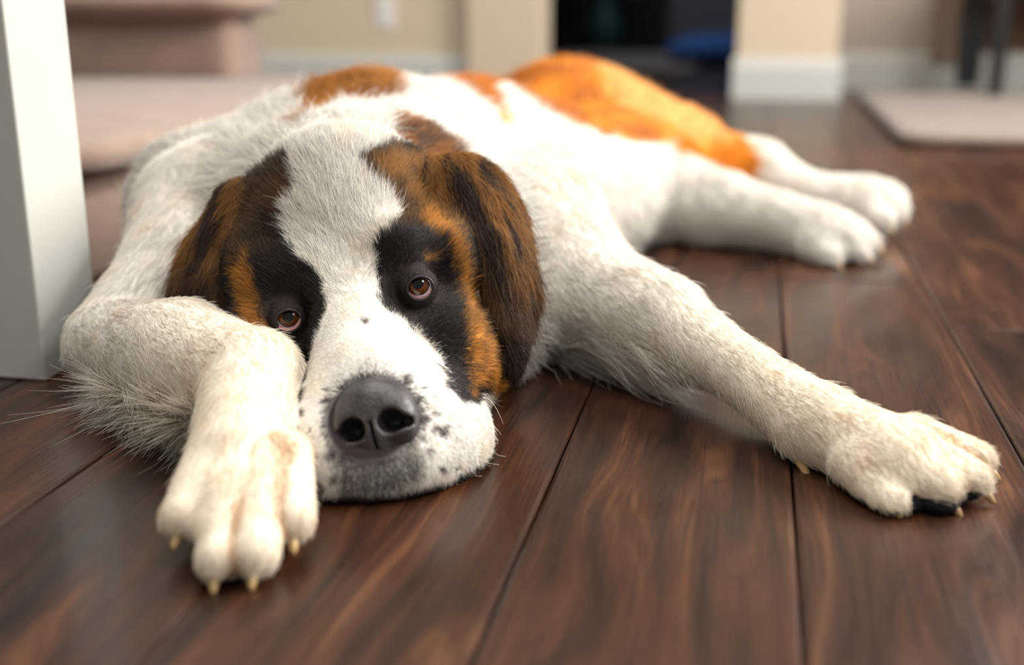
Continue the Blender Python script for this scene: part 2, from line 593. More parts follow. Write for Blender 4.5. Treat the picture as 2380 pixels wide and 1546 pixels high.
# blue cushion on the floor
bb = hp(wall_a(1662, 6.3), 6.3, 0)
vs_, fs_ = [], []
n1, n2 = 28, 16
crnd = np.random.default_rng(5)
for j in range(n2 + 1):
    ph = -math.pi / 2 + math.pi * j / n2
    for i in range(n1):
        th = 2 * math.pi * i / n1
        sq = (abs(math.cos(th)) ** 4 + abs(math.sin(th)) ** 4) ** -0.25
        r = math.cos(ph) ** 0.55 if math.cos(ph) > 1e-6 else 0
        wob = 1 + 0.05 * math.sin(3 * th + 1.3) + 0.04 * math.sin(7 * th + 2 * ph)
        x = 0.26 * r * sq * math.cos(th) * wob
        y = 0.2 * r * sq * math.sin(th) * wob
        z = 0.075 + 0.075 * math.sin(ph) * (1 - 0.35 * (r * sq) ** 3) * (1 + 0.12 * math.sin(4 * th + 0.6)) 
        vs_.append((x, y, max(z, 0.0)))
for j in range(n2):
    for i in range(n1):
        fs_.append((j * n1 + i, j * n1 + (i + 1) % n1, (j + 1) * n1 + (i + 1) % n1, (j + 1) * n1 + i))
cush = link_mesh('floor_cushion', vs_, fs_, M_BLUE, smooth=True)
cush.location = tuple(bb)
tag(cush, 'soft blue cushion lying on the floor of the dim room', 'cushion')

# ================================================================== modelling kit: smooth blends of round forms, meshed on a grid
def smin(a, b, k):
    h = np.clip(0.5 + 0.5 * (b - a) / k, 0, 1)
    return b * (1 - h) + a * h - k * h * (1 - h)


class Cone:
    """capsule with two radii"""
    def __init__(s, a, b, ra, rb):
        s.a, s.b, s.ra, s.rb = np.array(a, np.float32), np.array(b, np.float32), ra, rb
        s.c = (s.a + s.b) / 2
        s.R = float(np.linalg.norm(s.b - s.a)) / 2 + max(ra, rb)

    def __call__(s, P):
        ba = s.b - s.a
        pa = P - s.a
        h = np.clip(pa @ ba / float(ba @ ba), 0, 1)
        return np.linalg.norm(pa - h[:, None] * ba, axis=1) - (s.ra + (s.rb - s.ra) * h)


class Ell:
    """ellipsoid, axes given as rows of an orthonormal frame"""
    def __init__(s, c, r, frame=None):
        s.c = np.array(c, np.float32)
        s.r = np.array(r, np.float32)
        s.f = np.eye(3, dtype=np.float32) if frame is None else np.array(frame, np.float32)
        s.R = float(s.r.max())

    def __call__(s, P):
        q = (P - s.c) @ s.f.T
        k0 = np.linalg.norm(q / s.r, axis=1)
        k1 = np.linalg.norm(q / (s.r * s.r), axis=1)
        return np.where(k1 > 1e-9, k0 * (k0 - 1.0) / np.maximum(k1, 1e-9), -s.r.min())


def frame(x, up):
    x = np.array(x, float); x /= np.linalg.norm(x)
    z = np.array(up, float); z -= x * (z @ x); z /= np.linalg.norm(z)
    return np.array([x, np.cross(z, x), z])


def eval_prims(prims, P, k):
    """smooth union of a list of primitives, each evaluated only near itself"""
    band = max(0.05, 1.5 * k)
    d = np.full(len(P), 1e3, np.float32)
    for p in prims:
        far = np.linalg.norm(P - p.c, axis=1) - p.R
        near = np.nonzero(far < band)[0]
        rest = far >= band
        d[rest] = np.minimum(d[rest], far[rest])
        if len(near):
            d[near] = smin(d[near], p(P[near]).astype(np.float32), k)
    return d


def grid_axis(lo, hi, fine_lo, fine_hi, hf, hc):
    """node positions: spacing hf in the fine range, hc outside"""
    out = list(np.arange(fine_lo, fine_hi, hf))
    x = fine_lo; pre = []
    h = hf
    while x > lo:
        h = min(h * 1.12, hc); x -= h; pre.append(x)
    x = out[-1]; h = hf; post = []
    while x < hi:
        h = min(h * 1.12, hc); x += h; post.append(x)
    return np.array(pre[::-1] + out + post, np.float32)


def surface_nets(fn, xs, ys, zs, stride=4):
    """closed quad mesh of fn = 0 on a rectilinear grid; only cells near the surface are evaluated finely"""
    nx, ny, nz = len(xs), len(ys), len(zs)
    ix, iy, iz = [np.unique(np.append(np.arange(0, n, stride), n - 1)) for n in (nx, ny, nz)]
    G = np.stack(np.meshgrid(xs[ix], ys[iy], zs[iz], indexing='ij'), -1).reshape(-1, 3)
    C = fn(G).reshape(len(ix), len(iy), len(iz))
    # coarse cells close to the surface
    dx = np.diff(xs[ix])[:, None, None]; dy = np.diff(ys[iy])[None, :, None]; dz = np.diff(zs[iz])[None, None, :]
    diag = np.sqrt(dx * dx + dy * dy + dz * dz)
    c8 = np.stack([C[a:a + len(ix) - 1, b:b + len(iy) - 1, c:c + len(iz) - 1] for a in (0, 1) for b in (0, 1) for c in (0, 1)])
    act = (np.abs(c8).min(0) < diag * 0.9) | ((c8.min(0) < 0) & (c8.max(0) > 0))
    F = np.empty((nx, ny, nz), np.float32)
    need = np.zeros((nx, ny, nz), bool)
    sx = np.searchsorted(ix, np.arange(nx), side='right') - 1
    sy = np.searchsorted(iy, np.arange(ny), side='right') - 1
    sz = np.searchsorted(iz, np.arange(nz), side='right') - 1
    F[:] = np.where(C[np.ix_(sx, sy, sz)] < 0, -1.0, 1.0)
    for (i, j, k) in np.argwhere(act):
        need[ix[i]:ix[i + 1] + 1, iy[j]:iy[j + 1] + 1, iz[k]:iz[k + 1] + 1] = True
    I = np.argwhere(need)
    vals = np.empty(len(I), np.float32)
    for s in range(0, len(I), 400000):
        J = I[s:s + 400000]
        vals[s:s + 400000] = fn(np.stack([xs[J[:, 0]], ys[J[:, 1]], zs[J[:, 2]]], 1))
    F[I[:, 0], I[:, 1], I[:, 2]] = vals
    S = F < 0
    cells = np.zeros((nx - 1, ny - 1, nz - 1), np.uint8)
    for a in (0, 1):
        for b in (0, 1):
            for c in (0, 1):
                cells += S[a:nx - 1 + a, b:ny - 1 + b, c:nz - 1 + c]
    mask = (cells > 0) & (cells < 8)
    idx = np.full(mask.shape, -1, np.int32)
    A = np.argwhere(mask)
    idx[A[:, 0], A[:, 1], A[:, 2]] = np.arange(len(A))
    acc = np.zeros((len(A), 3)); cnt = np.zeros(len(A))
    ax = [xs, ys, zs]
    for axis in range(3):
        o1, o2 = [t for t in range(3) if t != axis]
        for p in (0, 1):
            for q in (0, 1):
                B0 = A.copy(); B0[:, o1] += p; B0[:, o2] += q
                B1 = B0.copy(); B1[:, axis] += 1
                f0 = F[B0[:, 0], B0[:, 1], B0[:, 2]]; f1 = F[B1[:, 0], B1[:, 1], B1[:, 2]]
                cr = (f0 < 0) != (f1 < 0)
                t = f0[cr] / (f0[cr] - f1[cr])
                pt = np.empty((cr.sum(), 3))
                pt[:, o1] = ax[o1][B0[cr, o1]]; pt[:, o2] = ax[o2][B0[cr, o2]]
                pt[:, axis] = ax[axis][B0[cr, axis]] * (1 - t) + ax[axis][B1[cr, axis]] * t
                acc[cr] += pt; cnt[cr] += 1
    V = acc / np.maximum(cnt, 1)[:, None]
    quads = []
    for axis in range(3):
        o1, o2 = [(1, 2), (2, 0), (0, 1)][axis]
        sl0 = [slice(None)] * 3; sl1 = [slice(None)] * 3
        sl0[axis] = slice(0, -1); sl1[axis] = slice(1, None)
        ch = S[tuple(sl0)] != S[tuple(sl1)]
        E = np.argwhere(ch)
        ok = (E[:, o1] > 0) & (E[:, o2] > 0) & (E[:, o1] < F.shape[o1] - 1) & (E[:, o2] < F.shape[o2] - 1)
        E = E[ok]
        def cell(d1, d2):
            B = E.copy(); B[:, o1] -= d1; B[:, o2] -= d2
            return idx[B[:, 0], B[:, 1], B[:, 2]]
        q = np.stack([cell(1, 1), cell(0, 1), cell(0, 0), cell(1, 0)], 1)
        inside = S[E[:, 0], E[:, 1], E[:, 2]]
        q[~inside] = q[~inside][:, ::-1]
        quads.append(q)
    Q = np.concatenate(quads)
    return V, Q[(Q >= 0).all(1)]


def mesh_from_arrays(name, V, Q, mat=None, parent=None):
    me = bpy.data.meshes.new(name)
    me.vertices.add(len(V))
    me.vertices.foreach_set('co', V.astype(np.float32).ravel())
    me.loops.add(Q.size)
    me.loops.foreach_set('vertex_index', Q.astype(np.int32).ravel())
    me.polygons.add(len(Q))
    me.polygons.foreach_set('loop_start', np.arange(0, Q.size, Q.shape[1], dtype=np.int32))
    me.polygons.foreach_set('use_smooth', np.ones(len(Q), bool))
    me.update(calc_edges=True)
    me.validate()
    o = bpy.data.objects.new(name, me)
    COL.objects.link(o)
    if mat: me.materials.append(mat)
    if parent: o.parent = parent
    return o


def _hash(i, j, k, s):
    h = (i * 374761393 + j * 668265263 + k * 2147483647 + s * 1274126177) & 0xFFFFFFFF
    h = ((h ^ (h >> 13)) * 1274126177) & 0xFFFFFFFF
    return ((h ^ (h >> 16)) & 0xFFFF) / 65535.0


def vnoise(P, scale, seed=0):
    """smooth value noise in 3D, 0..1"""
    q = np.asarray(P, np.float64) * scale + 1000.0
    f = np.floor(q); t = q - f; t = t * t * (3 - 2 * t)
    I = f.astype(np.int64)
    out = 0
    for a in (0, 1):
        for b in (0, 1):
            for c in (0, 1):
                w = (t[:, 0] if a else 1 - t[:, 0]) * (t[:, 1] if b else 1 - t[:, 1]) * (t[:, 2] if c else 1 - t[:, 2])
                out = out + w * _hash(I[:, 0] + a, I[:, 1] + b, I[:, 2] + c, seed)
    return out


def sstep(x, a, b):
    t = np.clip((x - a) / (b - a), 0, 1)
    return t * t * (3 - 2 * t)


def nrm(v):
    return v / np.maximum(np.linalg.norm(v, axis=-1, keepdims=True), 1e-9)


def in_poly(x, y, poly):
    """signed distance to a polygon (negative inside)"""
    poly = np.asarray(poly, float)
    d = np.full(len(x), 1e9); ins = np.zeros(len(x), bool)
    n = len(poly)
    for i in range(n):
        x0, y0 = poly[i]; x1, y1 = poly[(i + 1) % n]
        ex, ey = x1 - x0, y1 - y0
        L = ex * ex + ey * ey + 1e-12
        t = np.clip(((x - x0) * ex + (y - y0) * ey) / L, 0, 1)
        d = np.minimum(d, (x - x0 - t * ex) ** 2 + (y - y0 - t * ey) ** 2)
        c = ((y0 > y) != (y1 > y)) & (x < (x1 - x0) * (y - y0) / (y1 - y0 + 1e-12) + x0)
        ins ^= c
    d = np.sqrt(d)
    return np.where(ins, -d, d)

# ================================================================== THE DOG
dog = empty('dog', (0.1, 1.25, 0))
DOGO = np.array([0.1, 1.25, 0])
tag(dog, 'large brown and white dog lying on the wood floor with its chin down', 'dog')


def seg(u, v, d, du, dv, hw, hl, th, tilt=0.0, yaw=0.0):
    """flattened lobe facing the viewer: (du, dv) image direction of its length"""
    c = at(u, v, d)
    R, U = np.array([1., 0, 0]), np.array([0, SP, CP])
    Fd = np.array([0, CP, -SP])
    l = R * du - U * dv + Fd * tilt
    w = R * dv + U * du + Fd * yaw
    f = frame(l, np.cross(l, w))
    return Ell(c, (hl, hw, th), f)


CN = lambda a, b, ra, rb: Cone(at(*a), at(*b), ra, rb)
EL = lambda a, r, f=None: Ell(at(*a), r, f)
# head frame: x to the dog's left (picture right), z towards the crown, y away from the viewer
EYE_R = at(972, 666, 0.880)
EYE_L = at(672, 741, 0.884)
GROUPS = {}
HX = EYE_R - EYE_L; HX /= np.linalg.norm(HX)
HUP = at(795, 480, 0.93) - at(855, 860, 0.80)
HF = frame(HX, HUP)
NOSE_C = at(868, 972, 0.776)
NOSE_F = frame(HX, HUP / np.linalg.norm(HUP) * 0.55 + np.array([0, 0, 0.75]))

GROUPS['head'] = (0.026, [
    EL((800, 500, 0.985), (0.082, 0.08, 0.068), HF),
    EL((800, 560, 0.945), (0.064, 0.05, 0.055), HF),
    CN((928, 598, 0.902), (990, 590, 0.915), 0.027, 0.021),
    CN((708, 655, 0.905), (650, 668, 0.920), 0.027, 0.021),
    CN((812, 690, 0.914), (858, 880, 0.832), 0.036, 0.040),
    EL((868, 965, 0.820), (0.050, 0.042, 0.044), HF),
    EL((985, 1032, 0.822), (0.045, 0.046, 0.044), HF),
    EL((1042, 995, 0.858), (0.030, 0.04, 0.036), HF),
    EL((772, 1064, 0.802), (0.034, 0.043, 0.041), HF),
    EL((875, 1108, 0.786), (0.042, 0.028, 0.025), HF),
    EL((1030, 820, 0.925), (0.043, 0.055, 0.056), HF),
    EL((636, 850, 0.915), (0.040, 0.055, 0.055), HF),
    EL((890, 900, 0.99), (0.10, 0.08, 0.07)),
    EL((1035, 570, 0.950), (0.026, 0.03, 0.045), HF),
    EL((602, 620, 0.950), (0.024, 0.03, 0.045), HF),
])
GROUPS['ear_r'] = (0.018, [
    CN((935, 405, 0.985), (1060, 430, 0.965), 0.020, 0.022),
    seg(1112, 498, 0.958, 0.45, 1.0, 0.037, 0.050, 0.013, yaw=0.35),
    seg(1164, 590, 0.950, 0.40, 1.0, 0.023, 0.055, 0.011, yaw=0.35),
    seg(1168, 695, 0.940, 0.12, 1.0, 0.0135, 0.050, 0.009, yaw=0.3),
    seg(1186, 798, 0.932, 0.1, 1.0, 0.0085, 0.024, 0.008, yaw=0.2),
])
GROUPS['ear_l'] = (0.018, [
    CN((672, 440, 0.985), (575, 480, 0.97), 0.018, 0.020),
    seg(530, 555, 0.962, -0.35, 1.0, 0.026, 0.048, 0.012, yaw=-0.3),
    seg(505, 640, 0.955, -0.25, 1.0, 0.034, 0.045, 0.012, yaw=-0.3),
    seg(505, 715, 0.945, -0.1, 1.0, 0.036, 0.034, 0.011, yaw=-0.3),
])
GROUPS['neck'] = (0.07, [
    EL((805, 450, 1.10), (0.115, 0.12, 0.075)),
    EL((950, 560, 1.12), (0.13, 0.12, 0.08)),
    EL((1010, 760, 1.05), (0.10, 0.09, 0.06)),
    CN((480, 480, 1.20), (860, 430, 1.25), 0.075, 0.115),
])
GROUPS['body'] = (0.08, [
    EL((850, 440, 1.30), (0.17, 0.16, 0.12)),
    EL((1080, 392, 1.55), (0.15, 0.22, 0.12)),
    EL((1310, 340, 1.85), (0.14, 0.2, 0.122)),
    CN((1330, 345, 1.85), (1560, 368, 1.76), 0.115, 0.080),
    CN((1250, 470, 1.45), (1450, 440, 1.65), 0.10, 0.10),
])
GROUPS['foreleg_l'] = (0.008, [
    EL((530, 520, 1.16), (0.075, 0.1, 0.080)),
    CN((465, 515, 1.14), (415, 640, 1.06), 0.064, 0.052),
    CN((415, 640, 1.06), (258, 795, 0.975), 0.052, 0.035),
    CN((258, 795, 0.975), (420, 830, 0.90), 0.035, 0.044),
    CN((420, 830, 0.90), (588, 885, 0.828), 0.044, 0.036),
    CN((588, 885, 0.828), (556, 1080, 0.742), 0.036, 0.032),
    EL((553, 1120, 0.723), (0.036, 0.042, 0.021)),
    EL((556, 1190, 0.698), (0.033, 0.030, 0.0125)),
])
GROUPS['toes_l'] = (0.004, [
    CN((505, 1070, 0.738), (428, 1198, 0.690), 0.0180, 0.0140),
    CN((560, 1075, 0.731), (505, 1298, 0.661), 0.0190, 0.0122),
    CN((628, 1085, 0.728), (592, 1285, 0.665), 0.0190, 0.0140),
    CN((660, 1062, 0.738), (676, 1205, 0.692), 0.0180, 0.0145),
])
GROUPS['foreleg_r'] = (0.008, [
    EL((1215, 560, 1.18), (0.09, 0.1, 0.09)),
    CN((1225, 570, 1.15), (1375, 695, 1.06), 0.084, 0.054),
    CN((1375, 695, 1.06), (1535, 745, 0.985), 0.054, 0.040),
    CN((1535, 745, 0.985), (1735, 870, 0.90), 0.037, 0.0235),
    CN((1735, 870, 0.90), (1900, 990, 0.838), 0.0235, 0.0300),
    CN((1900, 990, 0.838), (2070, 1068, 0.79), 0.0300, 0.029),
    EL((2085, 1070, 0.787), (0.036, 0.033, 0.023)),
    EL((2145, 1096, 0.774), (0.032, 0.026, 0.013)),
])
GROUPS['toes_r'] = (0.004, [
    CN((1990, 1078, 0.788), (2070, 1168, 0.755), 0.0175, 0.0135),
    CN((2055, 1058, 0.786), (2180, 1138, 0.758), 0.0180, 0.0140),
    CN((2105, 1040, 0.792), (2252, 1112, 0.767), 0.0175, 0.0135),
    CN((2125, 1018, 0.800), (2262, 1066, 0.782), 0.0165, 0.0130),
])
GROUPS['hindleg_l'] = (0.012, [
    CN((1470, 430, 1.66), (1650, 482, 1.58), 0.092, 0.056),
    CN((1650, 482, 1.58), (1790, 507, 1.53), 0.056, 0.036),
    CN((1790, 507, 1.53), (1900, 540, 1.50), 0.036, 0.038),
    EL((1935, 550, 1.49), (0.045, 0.04, 0.032)),
    CN((1930, 560, 1.48), (1985, 582, 1.465), 0.021, 0.017),
    CN((1890, 565, 1.475), (1925, 592, 1.455), 0.019, 0.016),
    CN((1950, 540, 1.50), (2010, 562, 1.49), 0.019, 0.016),
])
GROUPS['hindleg_r'] = (0.012, [
    CN((1560, 385, 1.75), (1760, 398, 1.73), 0.072, 0.046),
    CN((1760, 398, 1.73), (1870, 455, 1.69), 0.046, 0.034),
    CN((1870, 455, 1.69), (2000, 468, 1.66), 0.034, 0.036),
    EL((2025, 470, 1.65), (0.05, 0.04, 0.033)),
    CN((2020, 470, 1.65), (2072, 495, 1.63), 0.021, 0.018),
    CN((2000, 480, 1.64), (2045, 510, 1.61), 0.020, 0.017),
])
GNAMES = list(GROUPS)
EYES = [(EYE_R, 1), (EYE_L, -1)]
TOCAM = lambda c: nrm(np.array([0, 0, CAM_H]) - c)
LOOK = {1: nrm(TOCAM(EYE_R) + np.array([0.12, 0, 0.10])), -1: nrm(TOCAM(EYE_L) + np.array([-0.10, 0, 0.06]))}


# half width, half height and drop of the lid opening
EYE_OP = {1: (0.0100, 0.0087, -0.0024), -1: (0.0098, 0.0082, -0.0025)}
EYE_HAW = {1: (-0.0042, -0.0080), -1: (0.0, -0.0088)}


def eye_frame(c, side):
    """x along the lid line, y out of the head, z up"""
    n = LOOK[side]
    x = HX - n * (HX @ n); x = nrm(x)
    if side < 0:
        ang = math.radians(6)
    else:
        ang = math.radians(-4)
    z = np.cross(x, n) * -1
    z = np.cross(n, x) * -1 if z[2] < 0 else z
    x2 = x * math.cos(ang) + z * math.sin(ang)
    z2 = -x * math.sin(ang) + z * math.cos(ang)
    return np.array([x2, n, z2])


def group_sdf(g, P):
    k, prims = GROUPS[g]
    return eval_prims(prims, P, k)


BLEND = {'head': 0.03, 'ear_r': 0.010, 'ear_l': 0.010, 'neck': 0.03, 'body': 0.06, 'foreleg_l': 0.02, 'toes_l': 0.006,
         'foreleg_r': 0.035, 'toes_r': 0.006, 'hindleg_l': 0.03, 'hindleg_r': 0.02}
ORDER = ['body', 'neck', 'foreleg_r', 'hindleg_l', 'hindleg_r', 'head', 'ear_r', 'ear_l']


def dog_sdf(P):
    P = P.astype(np.float32)
    d = None
    for g in ORDER:
        s = group_sdf(g, P)
        if g == 'head':
            for c, side in EYES:
                f = eye_frame(c, side)
                so = Ell(c + f[1] * 0.010, (0.020, 0.014, 0.016), f)
                near = np.linalg.norm(P - so.c.astype(np.float32), axis=1) < 0.05
                if near.any():
                    s[near] = -smin(-s[near], so(P[near]), 0.010)
                    lid = np.linalg.norm(P[near] - c, axis=1) - 0.0150
                    s[near] = smin(s[near], lid, 0.006)
                    op = smin(Ell(c + f[1] * 0.014 + f[2] * EYE_OP[side][2], (EYE_OP[side][0], 0.012, EYE_OP[side][1]), f)(P[near]),
                              Ell(c + f[1] * 0.014 + f[0] * EYE_HAW[side][0] + f[2] * EYE_HAW[side][1], (0.0045, 0.011, 0.0040), f)(P[near]), 0.004)
                    s[near] = np.maximum(s[near], -op)
            nr = np.linalg.norm(P - NOSE_C.astype(np.float32), axis=1) < 0.06
            if nr.any():
                s[nr] = -smin(-s[nr], Ell(NOSE_C + NOSE_F[1] * -0.004, (0.024, 0.024, 0.020), NOSE_F)(P[nr]), 0.006)
        d = s if d is None else smin(d, s, BLEND[g])
    # the folded foreleg rests against the cheek without growing into it
    fl = smin(group_sdf('foreleg_l', P), group_sdf('toes_l', P), 0.008)
    d = smin(d, fl, 0.006 + 0.03 * sstep(P[:, 1], 0.95, 1.05))
    tr_ = group_sdf('toes_r', P)
    d = smin(d, tr_, 0.008)
    # lies flat on the boards
    return np.maximum(d, 0.0035 - P[:, 2])


xs = grid_axis(-0.45, 0.66, -0.20, 0.04, 0.0021, 0.0055)
ys = grid_axis(0.56, 2.12, 0.66, 0.92, 0.0021, 0.0065)
zs = grid_axis(-0.01, 0.30, 0.0, 0.20, 0.0021, 0.0055)
DV, DQ = surface_nets(dog_sdf, xs, ys, zs)

# ---- coat markings and a painted hip highlight: outlines in millimetres in the head's own frame and in the trunk's own frame
HO = np.array([-0.11967, 0.84281, 0.10289])
HXX = np.array([1.0, 0.0, 0.0])
HUU = np.array([-0.0, 0.24713, 0.95936])
TX = np.array([1.0, 0.0, 0.0])
TU = np.array([0.0, 0.70710678, 0.70710678])
MARK = {
    'patch_r': [(-1.0, 105.0), (11.5, 88.7), (26.3, 80.1), (33.8, 66.7), (32.6, 55.3), (23.0, 50.3), (17.5, 40.4), (15.6, 25.8), (17.8, 12.8), (24.5, -1.6), (33.9, -11.7), (46.1, -20.6), (60.1, -33.5), (70.1, -47.5), (77.8, -59.3), (83.4, -67.7), (92.4, -70.7), (99.5, -70.4), (108.6, -85.6), (123.4, -73.0), (133.6, -0.0), (123.2, 86.9), (68.8, 129.6), (36.4, 130.9), (12.6, 119.7), (3.3, 113.5)],
    'tan_r': [(45.6, 75.0), (61.4, 67.9), (75.8, 46.8), (84.0, 20.2), (91.1, -6.7), (99.6, -26.4), (109.3, -54.5), (116.0, -83.8), (105.3, -81.8), (99.7, -62.7), (92.0, -64.5), (86.5, -48.3), (85.3, -22.7), (81.2, -0.0), (75.3, 26.6), (66.2, 46.4), (50.6, 60.0)],
    'gold_r': [(-0.2, 107.9), (19.3, 116.6), (50.6, 116.9), (80.1, 96.1), (82.1, 47.3), (66.0, 51.5), (50.6, 60.0), (36.8, 59.1), (30.7, 66.5), (24.7, 80.6), (11.2, 92.3)],
    'browspot_r': [(52.2, 36.5), (59.9, 35.5), (60.5, 30.9), (54.3, 32.0)],
    'patch_l': [(-48.6, 87.0), (-55.3, 75.3), (-58.2, 60.0), (-54.2, 46.2), (-44.6, 35.8), (-34.4, 27.5), (-25.5, 16.0), (-18.5, 3.2), (-17.2, -12.4), (-24.9, -27.8), (-26.9, -40.1), (-23.7, -53.5), (-23.9, -64.1), (-25.4, -74.7), (-54.6, -73.5), (-82.4, -47.6), (-115.7, -19.7), (-137.6, 34.4), (-124.7, 80.7), (-90.8, 109.5), (-59.1, 112.3)],
    'tan_l': [(-96.2, 20.1), (-88.6, 33.5), (-79.0, 19.9), (-74.3, -0.0), (-69.1, -19.2), (-61.4, -41.2), (-69.0, -41.2), (-78.7, -22.4)],
    'gold_l': [(-105.7, 81.5), (-68.7, 91.6), (-47.6, 87.7), (-54.1, 73.5), (-61.3, 67.0), (-79.9, 71.6), (-90.3, 54.5), (-94.5, 33.7), (-103.8, 48.0)],
    'brown_l': [(-112.6, 77.9), (-90.8, 109.5), (-59.3, 114.2), (-46.0, 90.4), (-55.2, 73.5), (-56.9, 53.2), (-53.2, 44.4), (-64.0, 36.4), (-79.2, 33.4), (-92.8, 20.0), (-109.3, 34.4)],
    'lip': [(-0.0, -100.4), (6.6, -93.7), (23.7, -97.9), (39.1, -99.4), (52.8, -95.8), (61.2, -101.6), (59.8, -115.7), (45.8, -125.1), (23.4, -130.3), (5.4, -125.7)],
    'nosebridge': [(6.0, -51.9), (20.1, -42.0), (34.6, -43.6), (49.5, -53.6), (60.0, -66.3), (60.9, -88.0), (54.4, -101.2), (37.9, -106.1), (15.5, -103.1), (0.8, -89.7), (-5.3, -71.1), (-3.9, -59.0)],
    'spots': [(16.1, -13.6, 3.2), (48.2, -52.5, 3.9), (59.4, -58.9, 1.6), (67.1, -74.8, 2.3), (68.2, -84.7, 3.2), (73.1, -87.2, 3.9), (76.0, -83.5, 1.9), (65.0, -98.6, 3.2), (73.0, -111.2, 2.6), (81.8, -112.6, 2.3), (81.8, -93.5, 1.3), (-14.1, -85.1, 1.9), (-10.4, -101.4, 2.9), (2.2, -99.9, 3.6), (2.4, -114.7, 3.2), (-6.4, -121.3, 4.2), (57.2, -66.2, 2.9), (60.5, -78.6, 3.6), (61.0, -90.7, 3.2), (-3.9, -59.0, 2.6), (-5.0, -65.7, 2.6), (-21.9, -74.4, 3.2), (-23.5, -85.1, 2.6), (-28.4, 34.1, 1.6)],
    'saddle': [(-107.3, 1284.9), (-6.7, 1496.8), (154.2, 1495.6), (242.3, 1420.0), (327.0, 1350.1), (356.4, 1256.6), (351.6, 1243.7), (287.6, 1166.0), (240.7, 1208.0), (203.9, 1209.3), (137.0, 1155.9), (78.5, 1128.8), (26.0, 1142.7), (0.0, 1210.5), (-14.1, 1252.2), (-21.5, 1194.4), (-2.5, 1084.5), (-12.4, 1081.9), (-36.1, 1143.0), (-70.5, 1207.8), (-108.1, 1266.3)],
    'hip_rim_light': [(141.9, 1505.3), (205.5, 1434.4), (265.6, 1373.1), (321.0, 1329.2), (321.1, 1291.3), (282.1, 1286.9), (222.4, 1253.6), (174.6, 1276.4), (145.1, 1353.9), (124.1, 1428.2)],
    'withers': [(-237.2, 1083.5), (-221.9, 1111.7), (-131.4, 1080.1), (-116.5, 1058.9), (-116.3, 975.7), (-145.1, 958.1), (-168.2, 971.6), (-182.6, 927.9), (-191.8, 894.5)],
    'nape': [(-117.6, 922.1), (-103.2, 915.4), (-75.7, 910.3), (-54.0, 883.5), (-35.0, 859.5), (-56.6, 835.3), (-81.4, 812.4), (-92.6, 829.0), (-109.6, 887.1)],
    'nape_l': [(-215.4, 780.4), (-208.4, 792.8), (-194.2, 805.1), (-176.6, 808.2), (-176.6, 792.8), (-194.2, 780.4)],
    'flankspot': [(37.5, 1066.6), (55.1, 1058.7), (65.2, 1046.4), (54.9, 1044.7), (39.8, 1055.2)],
}


def mixc(c, m, col):
    return c * (1 - m[:, None]) + np.asarray(col) * m[:, None]


C_WHITE = np.array(lin(246, 241, 233)); C_CREAM = np.array(lin(242, 226, 198)); C_BLACK = np.array(lin(46, 38, 36))
C_TAN = np.array(lin(218, 150, 62)); C_GOLD = np.array(lin(176, 126, 68)); C_BROWN = np.array(lin(104, 78, 58))
C_DARK = np.array(lin(66, 50, 44)); C_SADDLE = np.array(lin(238, 160, 52)); C_SADDLE_D = np.array(lin(200, 122, 44))
C_GREY = np.array(lin(120, 112, 110)); C_GINGER = np.array(lin(222, 176, 124)); C_HIP_LIT = np.array(lin(246, 196, 128))
EAR_AX = {'ear_r': (at(1010, 415, 0.97), at(1195, 865, 0.94)), 'ear_l': (at(640, 450, 0.975), at(490, 790, 0.94))}


def warp(P, amp, sc, seed):
    return (vnoise(P, sc, seed) - 0.5) * 2 * amp


def poly_mask(x, y, name, soft, sgn=1.0):
    return sstep(-in_poly(x, y, MARK[name]), -soft, soft)


